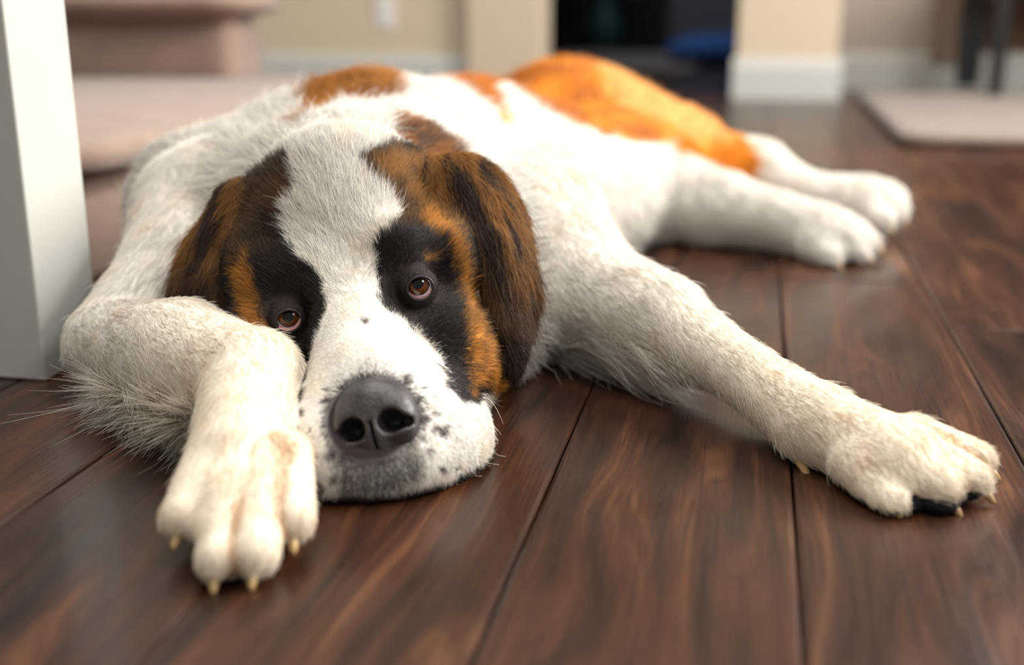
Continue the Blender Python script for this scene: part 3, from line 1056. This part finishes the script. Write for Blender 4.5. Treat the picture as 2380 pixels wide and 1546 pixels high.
def coat(P, names, rnd):
    """fur colour at points P; names: index of the body region; rnd: one random number per hair"""
    n = len(P)
    c = np.tile(C_WHITE, (n, 1))
    fine = vnoise(P, 160, 3)
    big = vnoise(P, 28, 4)
    jit = (rnd - 0.5) * 3.4
    G = {g: names == i for i, g in enumerate(GNAMES)}
    # ---- head
    m = G['head']
    if m.any():
        p = P[m]; r = rnd[m]
        x = (p - HO) @ HXX * 1000 + warp(p, 2.6, 110, 5) + jit[m]
        y = (p - HO) @ HUU * 1000 + warp(p, 2.6, 110, 6) + jit[m] * 0.5
        k = np.tile(C_WHITE, (len(p), 1)) * (0.97 + 0.06 * fine[m])[:, None]
        k = mixc(k, 0.30 * sstep(vnoise(p, 60, 8), 0.62, 0.85), C_CREAM)
        for sfx, ts in (('r', 0.95), ('l', 0.8)):
            pm = poly_mask(x, y, 'patch_' + sfx, 1.6)
            col = np.tile(C_BLACK, (len(p), 1)) * (0.75 + 0.7 * vnoise(p, 90, 9))[:, None]
            gm = poly_mask(x, y, 'gold_' + sfx, 9.0)
            col = mixc(col, gm * (0.35 + 0.65 * sstep(vnoise(p * np.array([1, 1, 1]), 75, 12) + 0.25 * (r - .5), 0.3, 0.65)), C_GOLD)
            if sfx == 'l':
                bm_ = poly_mask(x, y, 'brown_l', 9.0)
                col = mixc(col, bm_ * (0.45 + 0.5 * sstep(vnoise(p, 80, 13) + 0.3 * (r - .5), 0.35, 0.65)), C_BROWN)
            else:
                bs = poly_mask(x, y, 'browspot_r', 2.5)
                col = mixc(col, bs * 0.7, C_GOLD)
            tm = poly_mask(x, y, 'tan_' + sfx, 4.5)
            col = mixc(col, tm * ts * (0.6 + 0.4 * sstep(vnoise(p, 120, 14) + 0.5 * (r - .5), 0.25, 0.6)), C_TAN)
            k = k * (1 - pm[:, None]) + col * pm[:, None]
        lm = poly_mask(x, y, 'lip', 7.0)
        k = mixc(k, lm * np.where(r < 0.62, 0.9, 0.25), np.array(lin(78, 70, 70)))
        nb = poly_mask(x, y, 'nosebridge', 5.0)
        k = mixc(k, nb * np.where(r < 0.45, 0.75, 0.1), np.array(lin(96, 84, 82)))
        xs_ = (p - HO) @ HXX * 1000 + warp(p, 1.4, 260, 15) ; ys_ = (p - HO) @ HUU * 1000 + warp(p, 1.4, 260, 16)
        for (sx, sy, sr) in MARK['spots']:
            dd = np.hypot(xs_ - sx, ys_ - sy)
            k = mixc(k, (1 - sstep(dd, sr * 0.55, sr * 1.1)) * np.where(r < 0.8, 0.9, 0.2), np.array(lin(66, 46, 48)))
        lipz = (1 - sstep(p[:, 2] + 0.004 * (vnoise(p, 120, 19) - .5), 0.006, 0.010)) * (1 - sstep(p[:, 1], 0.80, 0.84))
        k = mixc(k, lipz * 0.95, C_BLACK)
        q = (p - NOSE_C) @ NOSE_F.T
        k = mixc(k, 1 - sstep(np.hypot(q[:, 0] / 0.029, q[:, 2] / 0.028), 0.95, 1.22), np.array(lin(58, 48, 50)))
        c[m] = k
    # ---- ears
    for g in ('ear_r', 'ear_l'):
        m = G[g]
        if not m.any(): continue
        p = P[m]; r = rnd[m]
        a, b = EAR_AX[g]
        ax = b - a; L = np.linalg.norm(ax); ax = ax / L
        s = (p - a) @ ax / L
        lat = p - a - ((p - a) @ ax)[:, None] * ax
        q = lat + ax * (s * L * 0.22)[:, None]
        st = vnoise(q, 85, 21) * 0.6 + vnoise(q, 190, 22) * 0.4 + 0.18 * (r - .5)
        k = np.tile(C_BROWN, (len(p), 1))
        k = mixc(k, sstep(st, 0.46, 0.62) * (0.9 - 0.55 * sstep(s, 0.25, 0.85)), C_GOLD)
        k = mixc(k, sstep(1 - st, 0.44, 0.60) * 0.85, C_DARK)
        k = mixc(k, sstep(s, 0.45, 0.9) * 0.85, C_DARK * 0.85)
        if g == 'ear_l':
            k = k * 0.92
        c[m] = k
    # ---- neck and trunk
    m = G['neck'] | G['body'] | G['hindleg_l'] | G['hindleg_r'] | G['foreleg_r'] | G['foreleg_l']
    if m.any():
        p = P[m]; r = rnd[m]
        x = p @ TX * 1000 + warp(p, 6, 45, 31) + jit[m] * 2
        y = p @ TU * 1000 + warp(p, 6, 45, 32) + jit[m] * 2
        k = np.tile(C_WHITE, (len(p), 1)) * (0.97 + 0.06 * fine[m])[:, None]
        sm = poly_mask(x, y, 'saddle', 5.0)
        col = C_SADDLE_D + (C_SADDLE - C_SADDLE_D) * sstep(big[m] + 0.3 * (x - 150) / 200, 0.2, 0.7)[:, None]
        col = mixc(col, 0.75 * poly_mask(x, y, 'hip_rim_light', 14.0), C_HIP_LIT)  # rim light along the hip, painted into the coat colour
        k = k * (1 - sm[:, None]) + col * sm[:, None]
        wm = poly_mask(x, y, 'withers', 5.0)
        col = mixc(np.tile(np.array(lin(186, 124, 54)), (len(p), 1)), sstep(vnoise(p, 60, 33), 0.45, 0.7) * 0.7, lin(144, 90, 46))
        k = k * (1 - wm[:, None]) + col * wm[:, None]
        nm = poly_mask(x, y, 'nape', 5.0)
        col = mixc(np.tile(np.array(lin(168, 112, 60)), (len(p), 1)), sstep(vnoise(p, 60, 34) + .2 * (r - .5), 0.4, 0.65) * 0.8, lin(92, 68, 58))
        k = k * (1 - nm[:, None]) + col * nm[:, None]
        nl = poly_mask(x, y, 'nape_l', 5.0)
        k = mixc(k, nl * 0.9, lin(98, 74, 62))
        fsp = poly_mask(x, y, 'flankspot', 6.0)
        k = mixc(k, fsp * 0.3, C_GINGER)
        c[m] = k
    # ---- legs: cream towards the paws, faint ginger flecks
    for g, (pa_, rad) in {'foreleg_l': (at(552, 1150, 0.71), 0.34), 'toes_l': (at(552, 1150, 0.71), 0.3), 'foreleg_r': (at(2150, 1100, 0.77), 0.36), 'toes_r': (at(2150, 1100, 0.77), 0.3)}.items():
        m = G[g]
        if not m.any(): continue
        p = P[m]
        k = mixc(c[m], 0.08 + 0.55 * (1 - sstep(np.linalg.norm(p - pa_, axis=1), 0.03, rad)), C_CREAM)
        fl = sstep(vnoise(p, 52, 41) * 0.7 + vnoise(p, 170, 42) * 0.3, 0.64, 0.76)
        k = mixc(k, fl * 0.22, C_GINGER)
        if g.startswith('toes'):
            dd = np.sort(np.stack([pr(p.astype(np.float32)) for pr in GROUPS[g][1]], 1), 1)
            k = mixc(k, 0.6 * (1 - sstep(dd[:, 1] - dd[:, 0], 0.001, 0.006)), lin(196, 150, 100))
        c[m] = k
    # dark skin showing between the toes of the paws
    return np.clip(c, 0, 1)


# ---- which region each vertex belongs to
DVf = DV.astype(np.float32)
GD = np.stack([group_sdf(g, DVf) for g in GNAMES], 1)
VG = GD.argmin(1)
body_mat = Nodes('skin_under_coat')
_a = body_mat.n('ShaderNodeAttribute', attribute_name='coat')
body_mat.l(_a.outputs['Color'], body_mat.p.inputs['Base Color'])
_tc = body_mat.n('ShaderNodeTexCoord')
_nz = body_mat.n('ShaderNodeTexNoise', i_Scale=300.0, i_Detail=2.0)
body_mat.l(_tc.outputs['Object'], _nz.inputs['Vector'])
_bp = body_mat.n('ShaderNodeBump', i_Strength=0.5, i_Distance=0.002)
body_mat.l(_nz.outputs[0], _bp.inputs['Height']); body_mat.l(_bp.outputs[0], body_mat.p.inputs['Normal'])
body_mat.set(Roughness=0.85)
body_mat.p.inputs['Specular IOR Level'].default_value = 0.15
body = mesh_from_arrays('body', DV - DOGO, DQ, body_mat.m, dog)
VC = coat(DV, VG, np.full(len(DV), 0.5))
at_ = body.data.attributes.new('coat', 'FLOAT_COLOR', 'POINT')
at_.data.foreach_set('color', np.concatenate([VC, np.ones((len(VC), 1))], 1).astype(np.float32).ravel())
# vertex normals
FNv = np.empty(len(body.data.vertices) * 3, np.float32)
body.data.vertices.foreach_get('normal', FNv)
VN = FNv.reshape(-1, 3).astype(np.float64)

# ---- fur
fur_mat = Nodes('fur')
_a = fur_mat.n('ShaderNodeAttribute', attribute_name='coat')
fur_mat.l(_a.outputs['Color'], fur_mat.p.inputs['Base Color'])
fur_mat.set(Roughness=0.42)
fur_mat.p.inputs['Specular IOR Level'].default_value = 0.28
_tr = fur_mat.n('ShaderNodeBsdfTranslucent')
fur_mat.l(_a.outputs['Color'], _tr.inputs['Color'])
_mx = fur_mat.n('ShaderNodeMixShader', i_0=0.30)
fur_mat.l(fur_mat.p.outputs[0], _mx.inputs[1]); fur_mat.l(_tr.outputs[0], _mx.inputs[2])
fur_mat.l(_mx.outputs[0], fur_mat.t.nodes['Material Output'].inputs['Surface'])

NOSE_TOP = at(866, 915, 0.775)
SPINE = nrm(at(1330, 340, 1.85) - at(850, 440, 1.30))
TRI = np.concatenate([DQ[:, [0, 1, 2]], DQ[:, [0, 2, 3]]])
TA = np.linalg.norm(np.cross(DV[TRI[:, 1]] - DV[TRI[:, 0]], DV[TRI[:, 2]] - DV[TRI[:, 0]]), axis=1) / 2
TG = VG[TRI[:, 0]]


def limb_flow(g, P):
    best = np.full(len(P), 1e9); T = np.zeros((len(P), 3))
    for pr in GROUPS[g][1]:
        if isinstance(pr, Cone):
            d = pr(P.astype(np.float32)); w = d < best
            best[w] = d[w]; T[w] = nrm((pr.b - pr.a).astype(float))
    return T


def make_fur(name, gset, count, length, rad, lift, npts=5, seed=1, label=None, gravity=0.25, clump=0.35, stray=0.012):
    rng = np.random.default_rng(seed)
    gi = [GNAMES.index(g) for g in gset]
    sel = np.nonzero(np.isin(TG, gi) & (DV[TRI[:, 0], 2] > 0.0045))[0]
    w = TA[sel].copy()
    if 'head' in gset:
        w *= 1 + 0.8 * (DV[TRI[sel, 0], 1] < 0.93)
        w *= np.where(DV[TRI[sel, 0], 1] > 1.0, 0.5, 1)
    t = rng.choice(sel, count, p=w / w.sum())
    u = rng.random((count, 2)); fl = u.sum(1) > 1; u[fl] = 1 - u[fl]
    A, B, C = DV[TRI[t, 0]], DV[TRI[t, 1]], DV[TRI[t, 2]]
    P = A + (B - A) * u[:, :1] + (C - A) * u[:, 1:]
    N = nrm(VN[TRI[t, 0]] * (1 - u.sum(1))[:, None] + VN[TRI[t, 1]] * u[:, :1] + VN[TRI[t, 2]] * u[:, 1:])
    g = VG[TRI[t, 0]]
    rnd = rng.random(count)
    keep = np.ones(count, bool)
    L = np.full(count, length)
    T = np.zeros((count, 3))
    Lf = np.full(count, lift)
    for gg in gset:
        m = g == GNAMES.index(gg)
        if not m.any(): continue
        p = P[m]
        if gg == 'head':
            T[m] = nrm(p - NOSE_TOP)
            dn = np.linalg.norm(p - NOSE_TOP, axis=1)
            L[m] = 0.0042 + 0.0135 * sstep(dn, 0.05, 0.24)
            for c, side in EYES:
                f = eye_frame(c, side)
                q = (p - c) @ f.T
                e = np.hypot(q[:, 0] / 0.0122, (q[:, 2] + 0.0026) / 0.0122)
                front = q[:, 1] > 0
                km = (e < 1.0) & front & (np.linalg.norm(q, axis=1) < 0.03)
                keep[np.nonzero(m)[0][km]] = False
                de = np.linalg.norm(q, axis=1)
                L[m] *= 0.40 + 0.60 * sstep(de, 0.015, 0.042)
                # brow hair sweeps up and outward, lower lid hair down
                T[m] = nrm(T[m] + (1 - sstep(de, 0.012, 0.04))[:, None] * nrm(p - c - f[1] * 0.01) * 1.0)
            # not on the nose leather
            q = (p - NOSE_C) @ NOSE_F.T
            km = (np.hypot(q[:, 0] / 0.0285, (q[:, 2] + 0.0005) / 0.0275) < 1.0) & (q[:, 1] < 0.02)
            keep[np.nonzero(m)[0][km]] = False
        elif gg.startswith('ear'):
            a, b = EAR_AX[gg]
            T[m] = nrm(b - a)[None, :] + 0.25 * nrm(p - a)
            s = (p - a) @ nrm(b - a) / np.linalg.norm(b - a)
            L[m] = length * (0.75 + 0.4 * sstep(s, 0.0, 0.4)) * (1 - 0.45 * sstep(s, 0.75, 1.0))
        elif gg in ('neck', 'body'):
            T[m] = SPINE + 0.35 * nrm(p - at(830, 560, 0.95)) + np.array([0, 0, -0.35]) if gg == 'body' else nrm(p - at(830, 560, 0.93)) + 0.35 * SPINE + np.array([0, 0, -0.15])
        else:
            T[m] = limb_flow(gg, p)
            if gg.startswith('toes'):
                L[m] = length * 0.68
            if gg in ('foreleg_l', 'foreleg_r'):
                T[m] += np.array([0, 0, -0.15])
                under = sstep(-N[m][:, 2], 0.0, 0.6)
                if gg == 'foreleg_l':
                    zone = sstep(p[:, 0], -0.36, -0.32) * (1 - sstep(p[:, 0], -0.225, -0.195)) * (1 - sstep(p[:, 1], 0.97, 1.02)) * sstep(p[:, 1], 0.745, 0.775)
                    out = np.array([-0.35, -0.75, -0.2])
                else:
                    zone = (1 - sstep(p[:, 0], 0.09, 0.15)) * sstep(p[:, 0], -0.05, 0.03) * (1 - sstep(p[:, 2], 0.05, 0.08))
                    out = np.array([0.55, -0.75, -0.12])
                fe = zone * np.maximum(under, 0.8 * (1 - sstep(p[:, 2], 0.012, 0.035)))
                L[m] = length * (0.75 + 0.6 * sstep(p[:, 1], 0.75, 1.1)) + fe * rng.uniform(0.015, 0.06, m.sum())
                T[m] = T[m] * (1 - 0.8 * fe)[:, None] + out * fe[:, None]
                Lf[m] = lift + 0.0 * fe
    # coherent waviness and clumps
    cl = np.stack([vnoise(P, 55, 51 + i) - 0.5 for i in range(3)], 1) * 2
    cl2 = np.stack([vnoise(P, 190, 61 + i) - 0.5 for i in range(3)], 1) * 2
    T = nrm(T) + clump * cl + clump * 0.8 * cl2 + rng.normal(0, 0.13, (count, 3))
    T = nrm(T - N * np.sum(T * N, 1)[:, None])
    L = L * rng.uniform(0.65, 1.15, count) * (0.8 + 0.4 * vnoise(P, 70, 71))
    st = rng.random(count) < stray
    L[st] *= 1.5
    lf = np.clip(Lf + rng.normal(0, 0.10, count) + st * 0.35, 0.06, 1.2)
    d0 = nrm(T + N * lf[:, None])
    d1 = nrm(T + N * (lf * 0.25)[:, None] + np.array([0, 0, -gravity])[None])
    bow = rng.normal(0, 0.10, (count, 3))
    K = keep
    P, N, L, d0, d1, bow, rnd, g = P[K], N[K], L[K], d0[K], d1[K], bow[K], rnd[K], g[K]
    n = len(P)
    s = np.linspace(0, 1, npts)[None, :, None]
    pts = (P - N * 0.0004)[:, None, :] + L[:, None, None] * (d0[:, None, :] * s + (d1 - d0)[:, None, :] * s * s * 0.5 + bow[:, None, :] * s * s * 0.6)
    pts[..., 2] = np.maximum(pts[..., 2], 0.0012 + 0.002 * rng.random((n, 1)))
    col = coat(P, g, rnd) * rng.uniform(0.86, 1.1, (n, 1))
    rr = rad * (1 - 0.78 * np.linspace(0, 1, npts) ** 1.5)
    cu = bpy.data.hair_curves.new(name)
    cu.add_curves([npts] * n)
    cu.attributes['position'].data.foreach_set('vector', (pts - DOGO).astype(np.float32).ravel())
    ra = cu.attributes.get('radius') or cu.attributes.new('radius', 'FLOAT', 'POINT')
    ra.data.foreach_set('value', np.tile(rr, n).astype(np.float32))
    ca = cu.attributes.new('coat', 'FLOAT_COLOR', 'CURVE')
    ca.data.foreach_set('color', np.concatenate([np.clip(col, 0, 1), np.ones((n, 1))], 1).astype(np.float32).ravel())
    cu.materials.append(fur_mat.m)
    o = bpy.data.objects.new(name, cu)
    COL.objects.link(o)
    o.parent = dog
    tag(o, kind='stuff', label=label)
    return o


make_fur('head_fur', ['head'], 150000, 0.012, 0.00016, 0.34, 5, 1, 'short white blaze between black and tan face patches')
make_fur('ear_fur', ['ear_r'], 30000, 0.021, 0.00019, 0.20, 5, 2, 'brown and dark ear hanging beside the bright eye', gravity=0.5)
make_fur('ear_fur', ['ear_l'], 26000, 0.021, 0.00019, 0.22, 5, 3, 'brown ear pressed behind the bent foreleg', gravity=0.5)
make_fur('neck_fur', ['neck'], 50000, 0.030, 0.00027, 0.42, 5, 4, 'fluffy white neck with a brown nape patch', clump=0.5)
make_fur('back_fur', ['body'], 60000, 0.026, 0.00034, 0.35, 4, 5, 'white flank with orange brown saddle')
make_fur('foreleg_fur', ['foreleg_l', 'toes_l'], 60000, 0.0125, 0.00020, 0.26, 5, 6, 'cream white foreleg bent beside the muzzle')
make_fur('foreleg_fur', ['foreleg_r', 'toes_r'], 60000, 0.0125, 0.00020, 0.26, 5, 7, 'cream white foreleg stretched out over the planks')
make_fur('hind_leg_fur', ['hindleg_l'], 16000, 0.016, 0.00034, 0.3, 4, 8, 'white hind leg lying nearer')
make_fur('hind_leg_fur', ['hindleg_r'], 14000, 0.016, 0.00034, 0.3, 4, 9, 'white hind leg lying behind')

# ---- nose leather
def nose_sdf(P):
    q = ((P - NOSE_C) @ NOSE_F.T).astype(np.float32)
    def e(c, r): return Ell(c, r)(q)
    d = e((0, 0.006, 0.005), (0.0285, 0.021, 0.0235))
    for s in (-1, 1):
        d = smin(d, e((s * 0.0165, -0.001, -0.006), (0.0140, 0.0145, 0.0175)), 0.008)
    d = smin(d, e((0, -0.005, -0.008), (0.0085, 0.0110, 0.0170)), 0.007)
    d = smin(d, e((0, 0.003, -0.023), (0.0150, 0.0115, 0.0105)), 0.008)
    for s in (-1, 1):
        nos = smin(e((s * 0.0132, -0.0110, -0.0060), (0.0086, 0.0190, 0.0078)), e((s * 0.0205, -0.0075, -0.0085), (0.0065, 0.0085, 0.0042)), 0.003)
        d = -smin(-d, nos, 0.0035)
    gr = np.maximum(np.abs(q[:, 0]) - 0.0007, np.abs(q[:, 2] + 0.021) - 0.0175)
    gr = np.maximum(gr, q[:, 1] - 0.004)
    d = -smin(-d, gr, 0.0024)
    return d + 0.00022 * (vnoise(q, 900, 5) - 0.5) * 2


nx_ = np.arange(-0.036, 0.036, 0.0009, dtype=np.float32)
NV, NQ = surface_nets(lambda P: nose_sdf((P.astype(np.float64) @ NOSE_F) + NOSE_C), nx_, np.arange(-0.026, 0.034, 0.0009, dtype=np.float32), np.arange(-0.036, 0.032, 0.0009, dtype=np.float32))
N_ = Nodes('nose_leather')
_tc = N_.n('ShaderNodeTexCoord')
_vo = N_.n('ShaderNodeTexVoronoi', i_Scale=620.0)
N_.l(_tc.outputs['Object'], _vo.inputs['Vector'])
_bp = N_.n('ShaderNodeBump', i_Strength=0.45, i_Distance=0.0006)
N_.l(_vo.outputs[0], _bp.inputs['Height']); N_.l(_bp.outputs[0], N_.p.inputs['Normal'])
_n2 = N_.n('ShaderNodeTexNoise', i_Scale=90.0, i_Detail=2.0)
N_.l(_tc.outputs['Object'], _n2.inputs['Vector'])
_r = N_.ramp(_n2.outputs[0], [(0.3, lin(38, 33, 35)), (0.7, lin(74, 66, 66))])
N_.l(_r.outputs[0], N_.p.inputs['Base Color'])
N_.set(Roughness=0.5)
N_.p.inputs['Coat Weight'].default_value = 0.25
N_.p.inputs['Coat Roughness'].default_value = 0.25
nose = mesh_from_arrays('nose', NV @ NOSE_F + NOSE_C - DOGO, NQ, N_.m, dog)
nose['label'] = 'dark grey wet nose with two nostrils'


# ---- eyes
def cap_mesh(radius, ang, rings=10, segs=36):
    vs = [(0, 0, radius)]; fs = []
    for j in range(1, rings + 1):
        t = ang * j / rings
        for i in range(segs):
            p = 2 * math.pi * i / segs
            vs.append((radius * math.sin(t) * math.cos(p), radius * math.sin(t) * math.sin(p), radius * math.cos(t)))
    for i in range(segs):
        fs.append((0, 1 + i, 1 + (i + 1) % segs))
    for j in range(rings - 1):
        for i in range(segs):
            a = 1 + j * segs; b = a + segs
            fs.append((a + i, b + i, b + (i + 1) % segs, a + (i + 1) % segs))
    return vs, fs


def eye_mat(name, rgb, **kw):
    m = simple_mat(name, rgb, 0.25, spec=0.0, **kw)
    p = m.node_tree.nodes['Principled BSDF']
    p.inputs['Coat Weight'].default_value = 0.8
    p.inputs['Coat Roughness'].default_value = 0.02
    return m


N_ = Nodes('iris')
_tc = N_.n('ShaderNodeTexCoord')
_sp = N_.n('ShaderNodeSeparateXYZ'); N_.l(_tc.outputs['Object'], _sp.inputs[0])
_at = N_.n('ShaderNodeMath', operation='ARCTAN2'); N_.l(_sp.outputs[1], _at.inputs[0]); N_.l(_sp.outputs[0], _at.inputs[1])
_rd = N_.n('ShaderNodeVectorMath', operation='LENGTH')
_cb0 = N_.n('ShaderNodeCombineXYZ'); N_.l(_sp.outputs[0], _cb0.inputs[0]); N_.l(_sp.outputs[1], _cb0.inputs[1])
N_.l(_cb0.outputs[0], _rd.inputs[0])
_cb = N_.n('ShaderNodeCombineXYZ'); N_.l(_at.outputs[0], _cb.inputs[0])
_ms = N_.n('ShaderNodeMath', operation='MULTIPLY', i_1=120.0); N_.l(_rd.outputs['Value'], _ms.inputs[0]); N_.l(_ms.outputs[0], _cb.inputs[1])
_nz = N_.n('ShaderNodeTexNoise', i_Scale=7.0, i_Detail=3.0); N_.l(_cb.outputs[0], _nz.inputs['Vector'])
_r = N_.ramp(_nz.outputs[0], [(0.3, lin(56, 26, 10)), (0.7, lin(132, 70, 27))])
_r2 = N_.ramp(_rd.outputs['Value'], [(0.0, (1, 1, 1)), (0.0068, (1, 1, 1)), (0.0086, (0.12, 0.1, 0.1))])
_m = N_.n('ShaderNodeMix', data_type='RGBA', blend_type='MULTIPLY'); _m.inputs[0].default_value = 1.0
N_.l(_r.outputs[0], _m.inputs[6]); N_.l(_r2.outputs[0], _m.inputs[7]); N_.l(_m.outputs[2], N_.p.inputs['Base Color'])
N_.set(Roughness=0.3); N_.p.inputs['Specular IOR Level'].default_value = 0.0; N_.p.inputs['Coat Weight'].default_value = 1.0; N_.p.inputs['Coat Roughness'].default_value = 0.02
M_IRIS = N_.m
M_SCLERA = eye_mat('sclera', lin(214, 202, 216), var=0.06, bscale=200)
M_PUPIL = eye_mat('pupil', lin(8, 6, 8))
M_LID = simple_mat('dark_lid_skin', lin(34, 27, 27), 0.4, bump=0.3, bscale=700)
M_LIDPINK = simple_mat('pink_lid_rim', lin(196, 128, 122), 0.3, var=0.15, bscale=300)


def tube(name, pts, rad, mat, parent, closed=False, sides=8):
    pts = np.asarray(pts, float)
    n = len(pts)
    rad = np.broadcast_to(rad, (n,))
    tg = np.roll(pts, -1, 0) - np.roll(pts, 1, 0) if closed else np.gradient(pts, axis=0)
    tg = nrm(tg)
    up = np.array([0.13, -0.9, 0.4])
    vs, fs = [], []
    for p, t, r in zip(pts, tg, rad):
        a = nrm(np.cross(t, up)); b = np.cross(t, a)
        for i in range(sides):
            th = 2 * math.pi * i / sides
            vs.append(p + r * (a * math.cos(th) + b * math.sin(th)))
    for j in range(n if closed else n - 1):
        k = (j + 1) % n
        for i in range(sides):
            fs.append((j * sides + i, j * sides + (i + 1) % sides, k * sides + (i + 1) % sides, k * sides + i))
    if not closed:
        fs.append(tuple(range(sides))[::-1]); fs.append(tuple(range((n - 1) * sides, n * sides)))
    return link_mesh(name, vs, fs, mat, parent, smooth=True)


for c, side in EYES:
    f = eye_frame(c, side)
    eye = link_mesh('eye', *cap_mesh(0.0128, math.pi * 0.75, 20, 40), M_SCLERA, dog, smooth=True)
    eye['label'] = 'amber brown eye looking up, white showing below' if side > 0 else 'darker brown eye with red lower lid beside the paw'
    gaze = nrm(TOCAM(c) + HF[2] * (0.24 if side > 0 else 0.20) + HX * (0.0 if side > 0 else -0.06))
    rot = Vector(gaze).to_track_quat('Z', 'Y').to_matrix().to_4x4()
    eye.matrix_basis = Matrix.Translation(Vector(c - DOGO)) @ rot
    link_mesh('iris', *cap_mesh(0.01292, 0.76 if side > 0 else 0.68, 12, 40), M_IRIS, eye, smooth=True)
    link_mesh('pupil', *cap_mesh(0.01302, 0.35, 6, 32), M_PUPIL, eye, smooth=True)
    RL = 0.0150
    rx, rz, oz = EYE_OP[side]

    def rim(th, R, k=1.0):
        x, z = rx * k * math.cos(th), oz + rz * k * math.sin(th)
        return c + f[0] * x + f[2] * z + f[1] * math.sqrt(max(R * R - x * x - z * z, 1e-8)) - DOGO
    lid = tube('eyelid', [rim(2 * math.pi * i / 48, RL) for i in range(48)], 0.00115, M_LID, dog, closed=True)
    tube('lower_lid_rim', [rim(math.pi * (1.06 + 0.88 * i / 24), RL - 0.0013, 0.93) for i in range(25)], 0.0012 if side > 0 else 0.0019, M_LIDPINK, lid)

# ---- whiskers
M_WHISK = simple_mat('whisker', lin(226, 214, 200), 0.4, var=0.1)
wr_ = random.Random(3)
for (u, v, d, du, dv) in ((1062, 1016, 0.815, 60, 25), (1085, 1040, 0.83, 75, 40), (1120, 1035, 0.845, 55, 30), (1100, 1070, 0.83, 40, 45), (1060, 1115, 0.81, 60, -5),
                          (1040, 1135, 0.80, 25, 35), (1125, 925, 0.86, 45, 35), (1010, 1140, 0.79, 8, 34), (700, 1030, 0.79, -55, -8), (705, 990, 0.80, -45, -20),
                          (1125, 1000, 0.85, 40, -12), (1050, 1080, 0.82, 65, 32)):
    p0 = at(u, v, d); p1 = at(u + du, v + dv, d - 0.005)
    dr = p1 - p0
    pts = [p0 + dr * t + np.array([0, 0, -0.012]) * (t * t) * abs(du) / 60 + np.array([0, 0, 0.012]) * t * (1 - t) for t in np.linspace(-0.25, 1, 9)]
    pts = [np.array([p[0], p[1], max(p[2], 0.002)]) - DOGO for p in pts]
    tube('whisker', pts, np.linspace(0.00028, 0.0001, 9), M_WHISK, dog, sides=4)

# ---- claws and pads
M_CLAW = simple_mat('claw_horn', lin(196, 162, 112), 0.35, var=0.2, bscale=150)
M_PAD = simple_mat('black_paw_pad', lin(16, 13, 13), 0.7, bump=0.8, bscale=500, spec=0.2)


def claw(p, dirv, L=0.0085, r=0.0031):
    p = np.asarray(p) - DOGO
    d = nrm(np.asarray(dirv, float))
    pts = [p + d * L * t + np.array([0, 0, -0.35 * L]) * t * t for t in np.linspace(-0.3, 1, 7)]
    tube('claw', pts, r * np.array([0.9, 1, 1, 0.95, 0.86, 0.68, 0.3]), M_CLAW, dog, sides=8)


for g, sp in (('toes_l', 1), ('toes_r', 1)):
    for pr in GROUPS[g][1]:
        d = nrm((pr.b - pr.a).astype(float))
        claw(pr.b + d * pr.rb * 0.8 + np.array([0, 0, -0.0045]), d + np.array([0, 0, -0.2]))
for g in ('hindleg_l', 'hindleg_r'):
    for pr in GROUPS[g][1][4:]:
        d = nrm((pr.b - pr.a).astype(float))
        claw(pr.b + d * pr.rb * 0.8, d + np.array([0, 0, -0.2]), 0.014, 0.0035)
claw(at(1862, 1078, 0.824), at(1885, 1110, 0.81) - at(1862, 1078, 0.824), 0.013, 0.0036)


def pad(u, v, d, r, f=None):
    c = at(u, v, d) - DOGO
    n1, n2 = 18, 10
    vs, fs = [], []
    for j in range(n2 + 1):
        ph = -math.pi / 2 + math.pi * j / n2
        for i in range(n1):
            th = 2 * math.pi * i / n1
            q = np.array([r[0] * math.cos(ph) * math.cos(th) * (1 + 0.08 * math.sin(3 * th)), r[1] * math.cos(ph) * math.sin(th), r[2] * math.sin(ph)])
            vs.append(c + q)
    for j in range(n2):
        for i in range(n1):
            fs.append((j * n1 + i, j * n1 + (i + 1) % n1, (j + 1) * n1 + (i + 1) % n1, (j + 1) * n1 + i))
    return link_mesh('paw_pad', vs, fs, M_PAD, dog, smooth=True)


pad(2105, 1165, 0.758, (0.013, 0.012, 0.008))
pad(2180, 1168, 0.755, (0.015, 0.012, 0.008))
pad(2240, 1138, 0.765, (0.013, 0.011, 0.007))
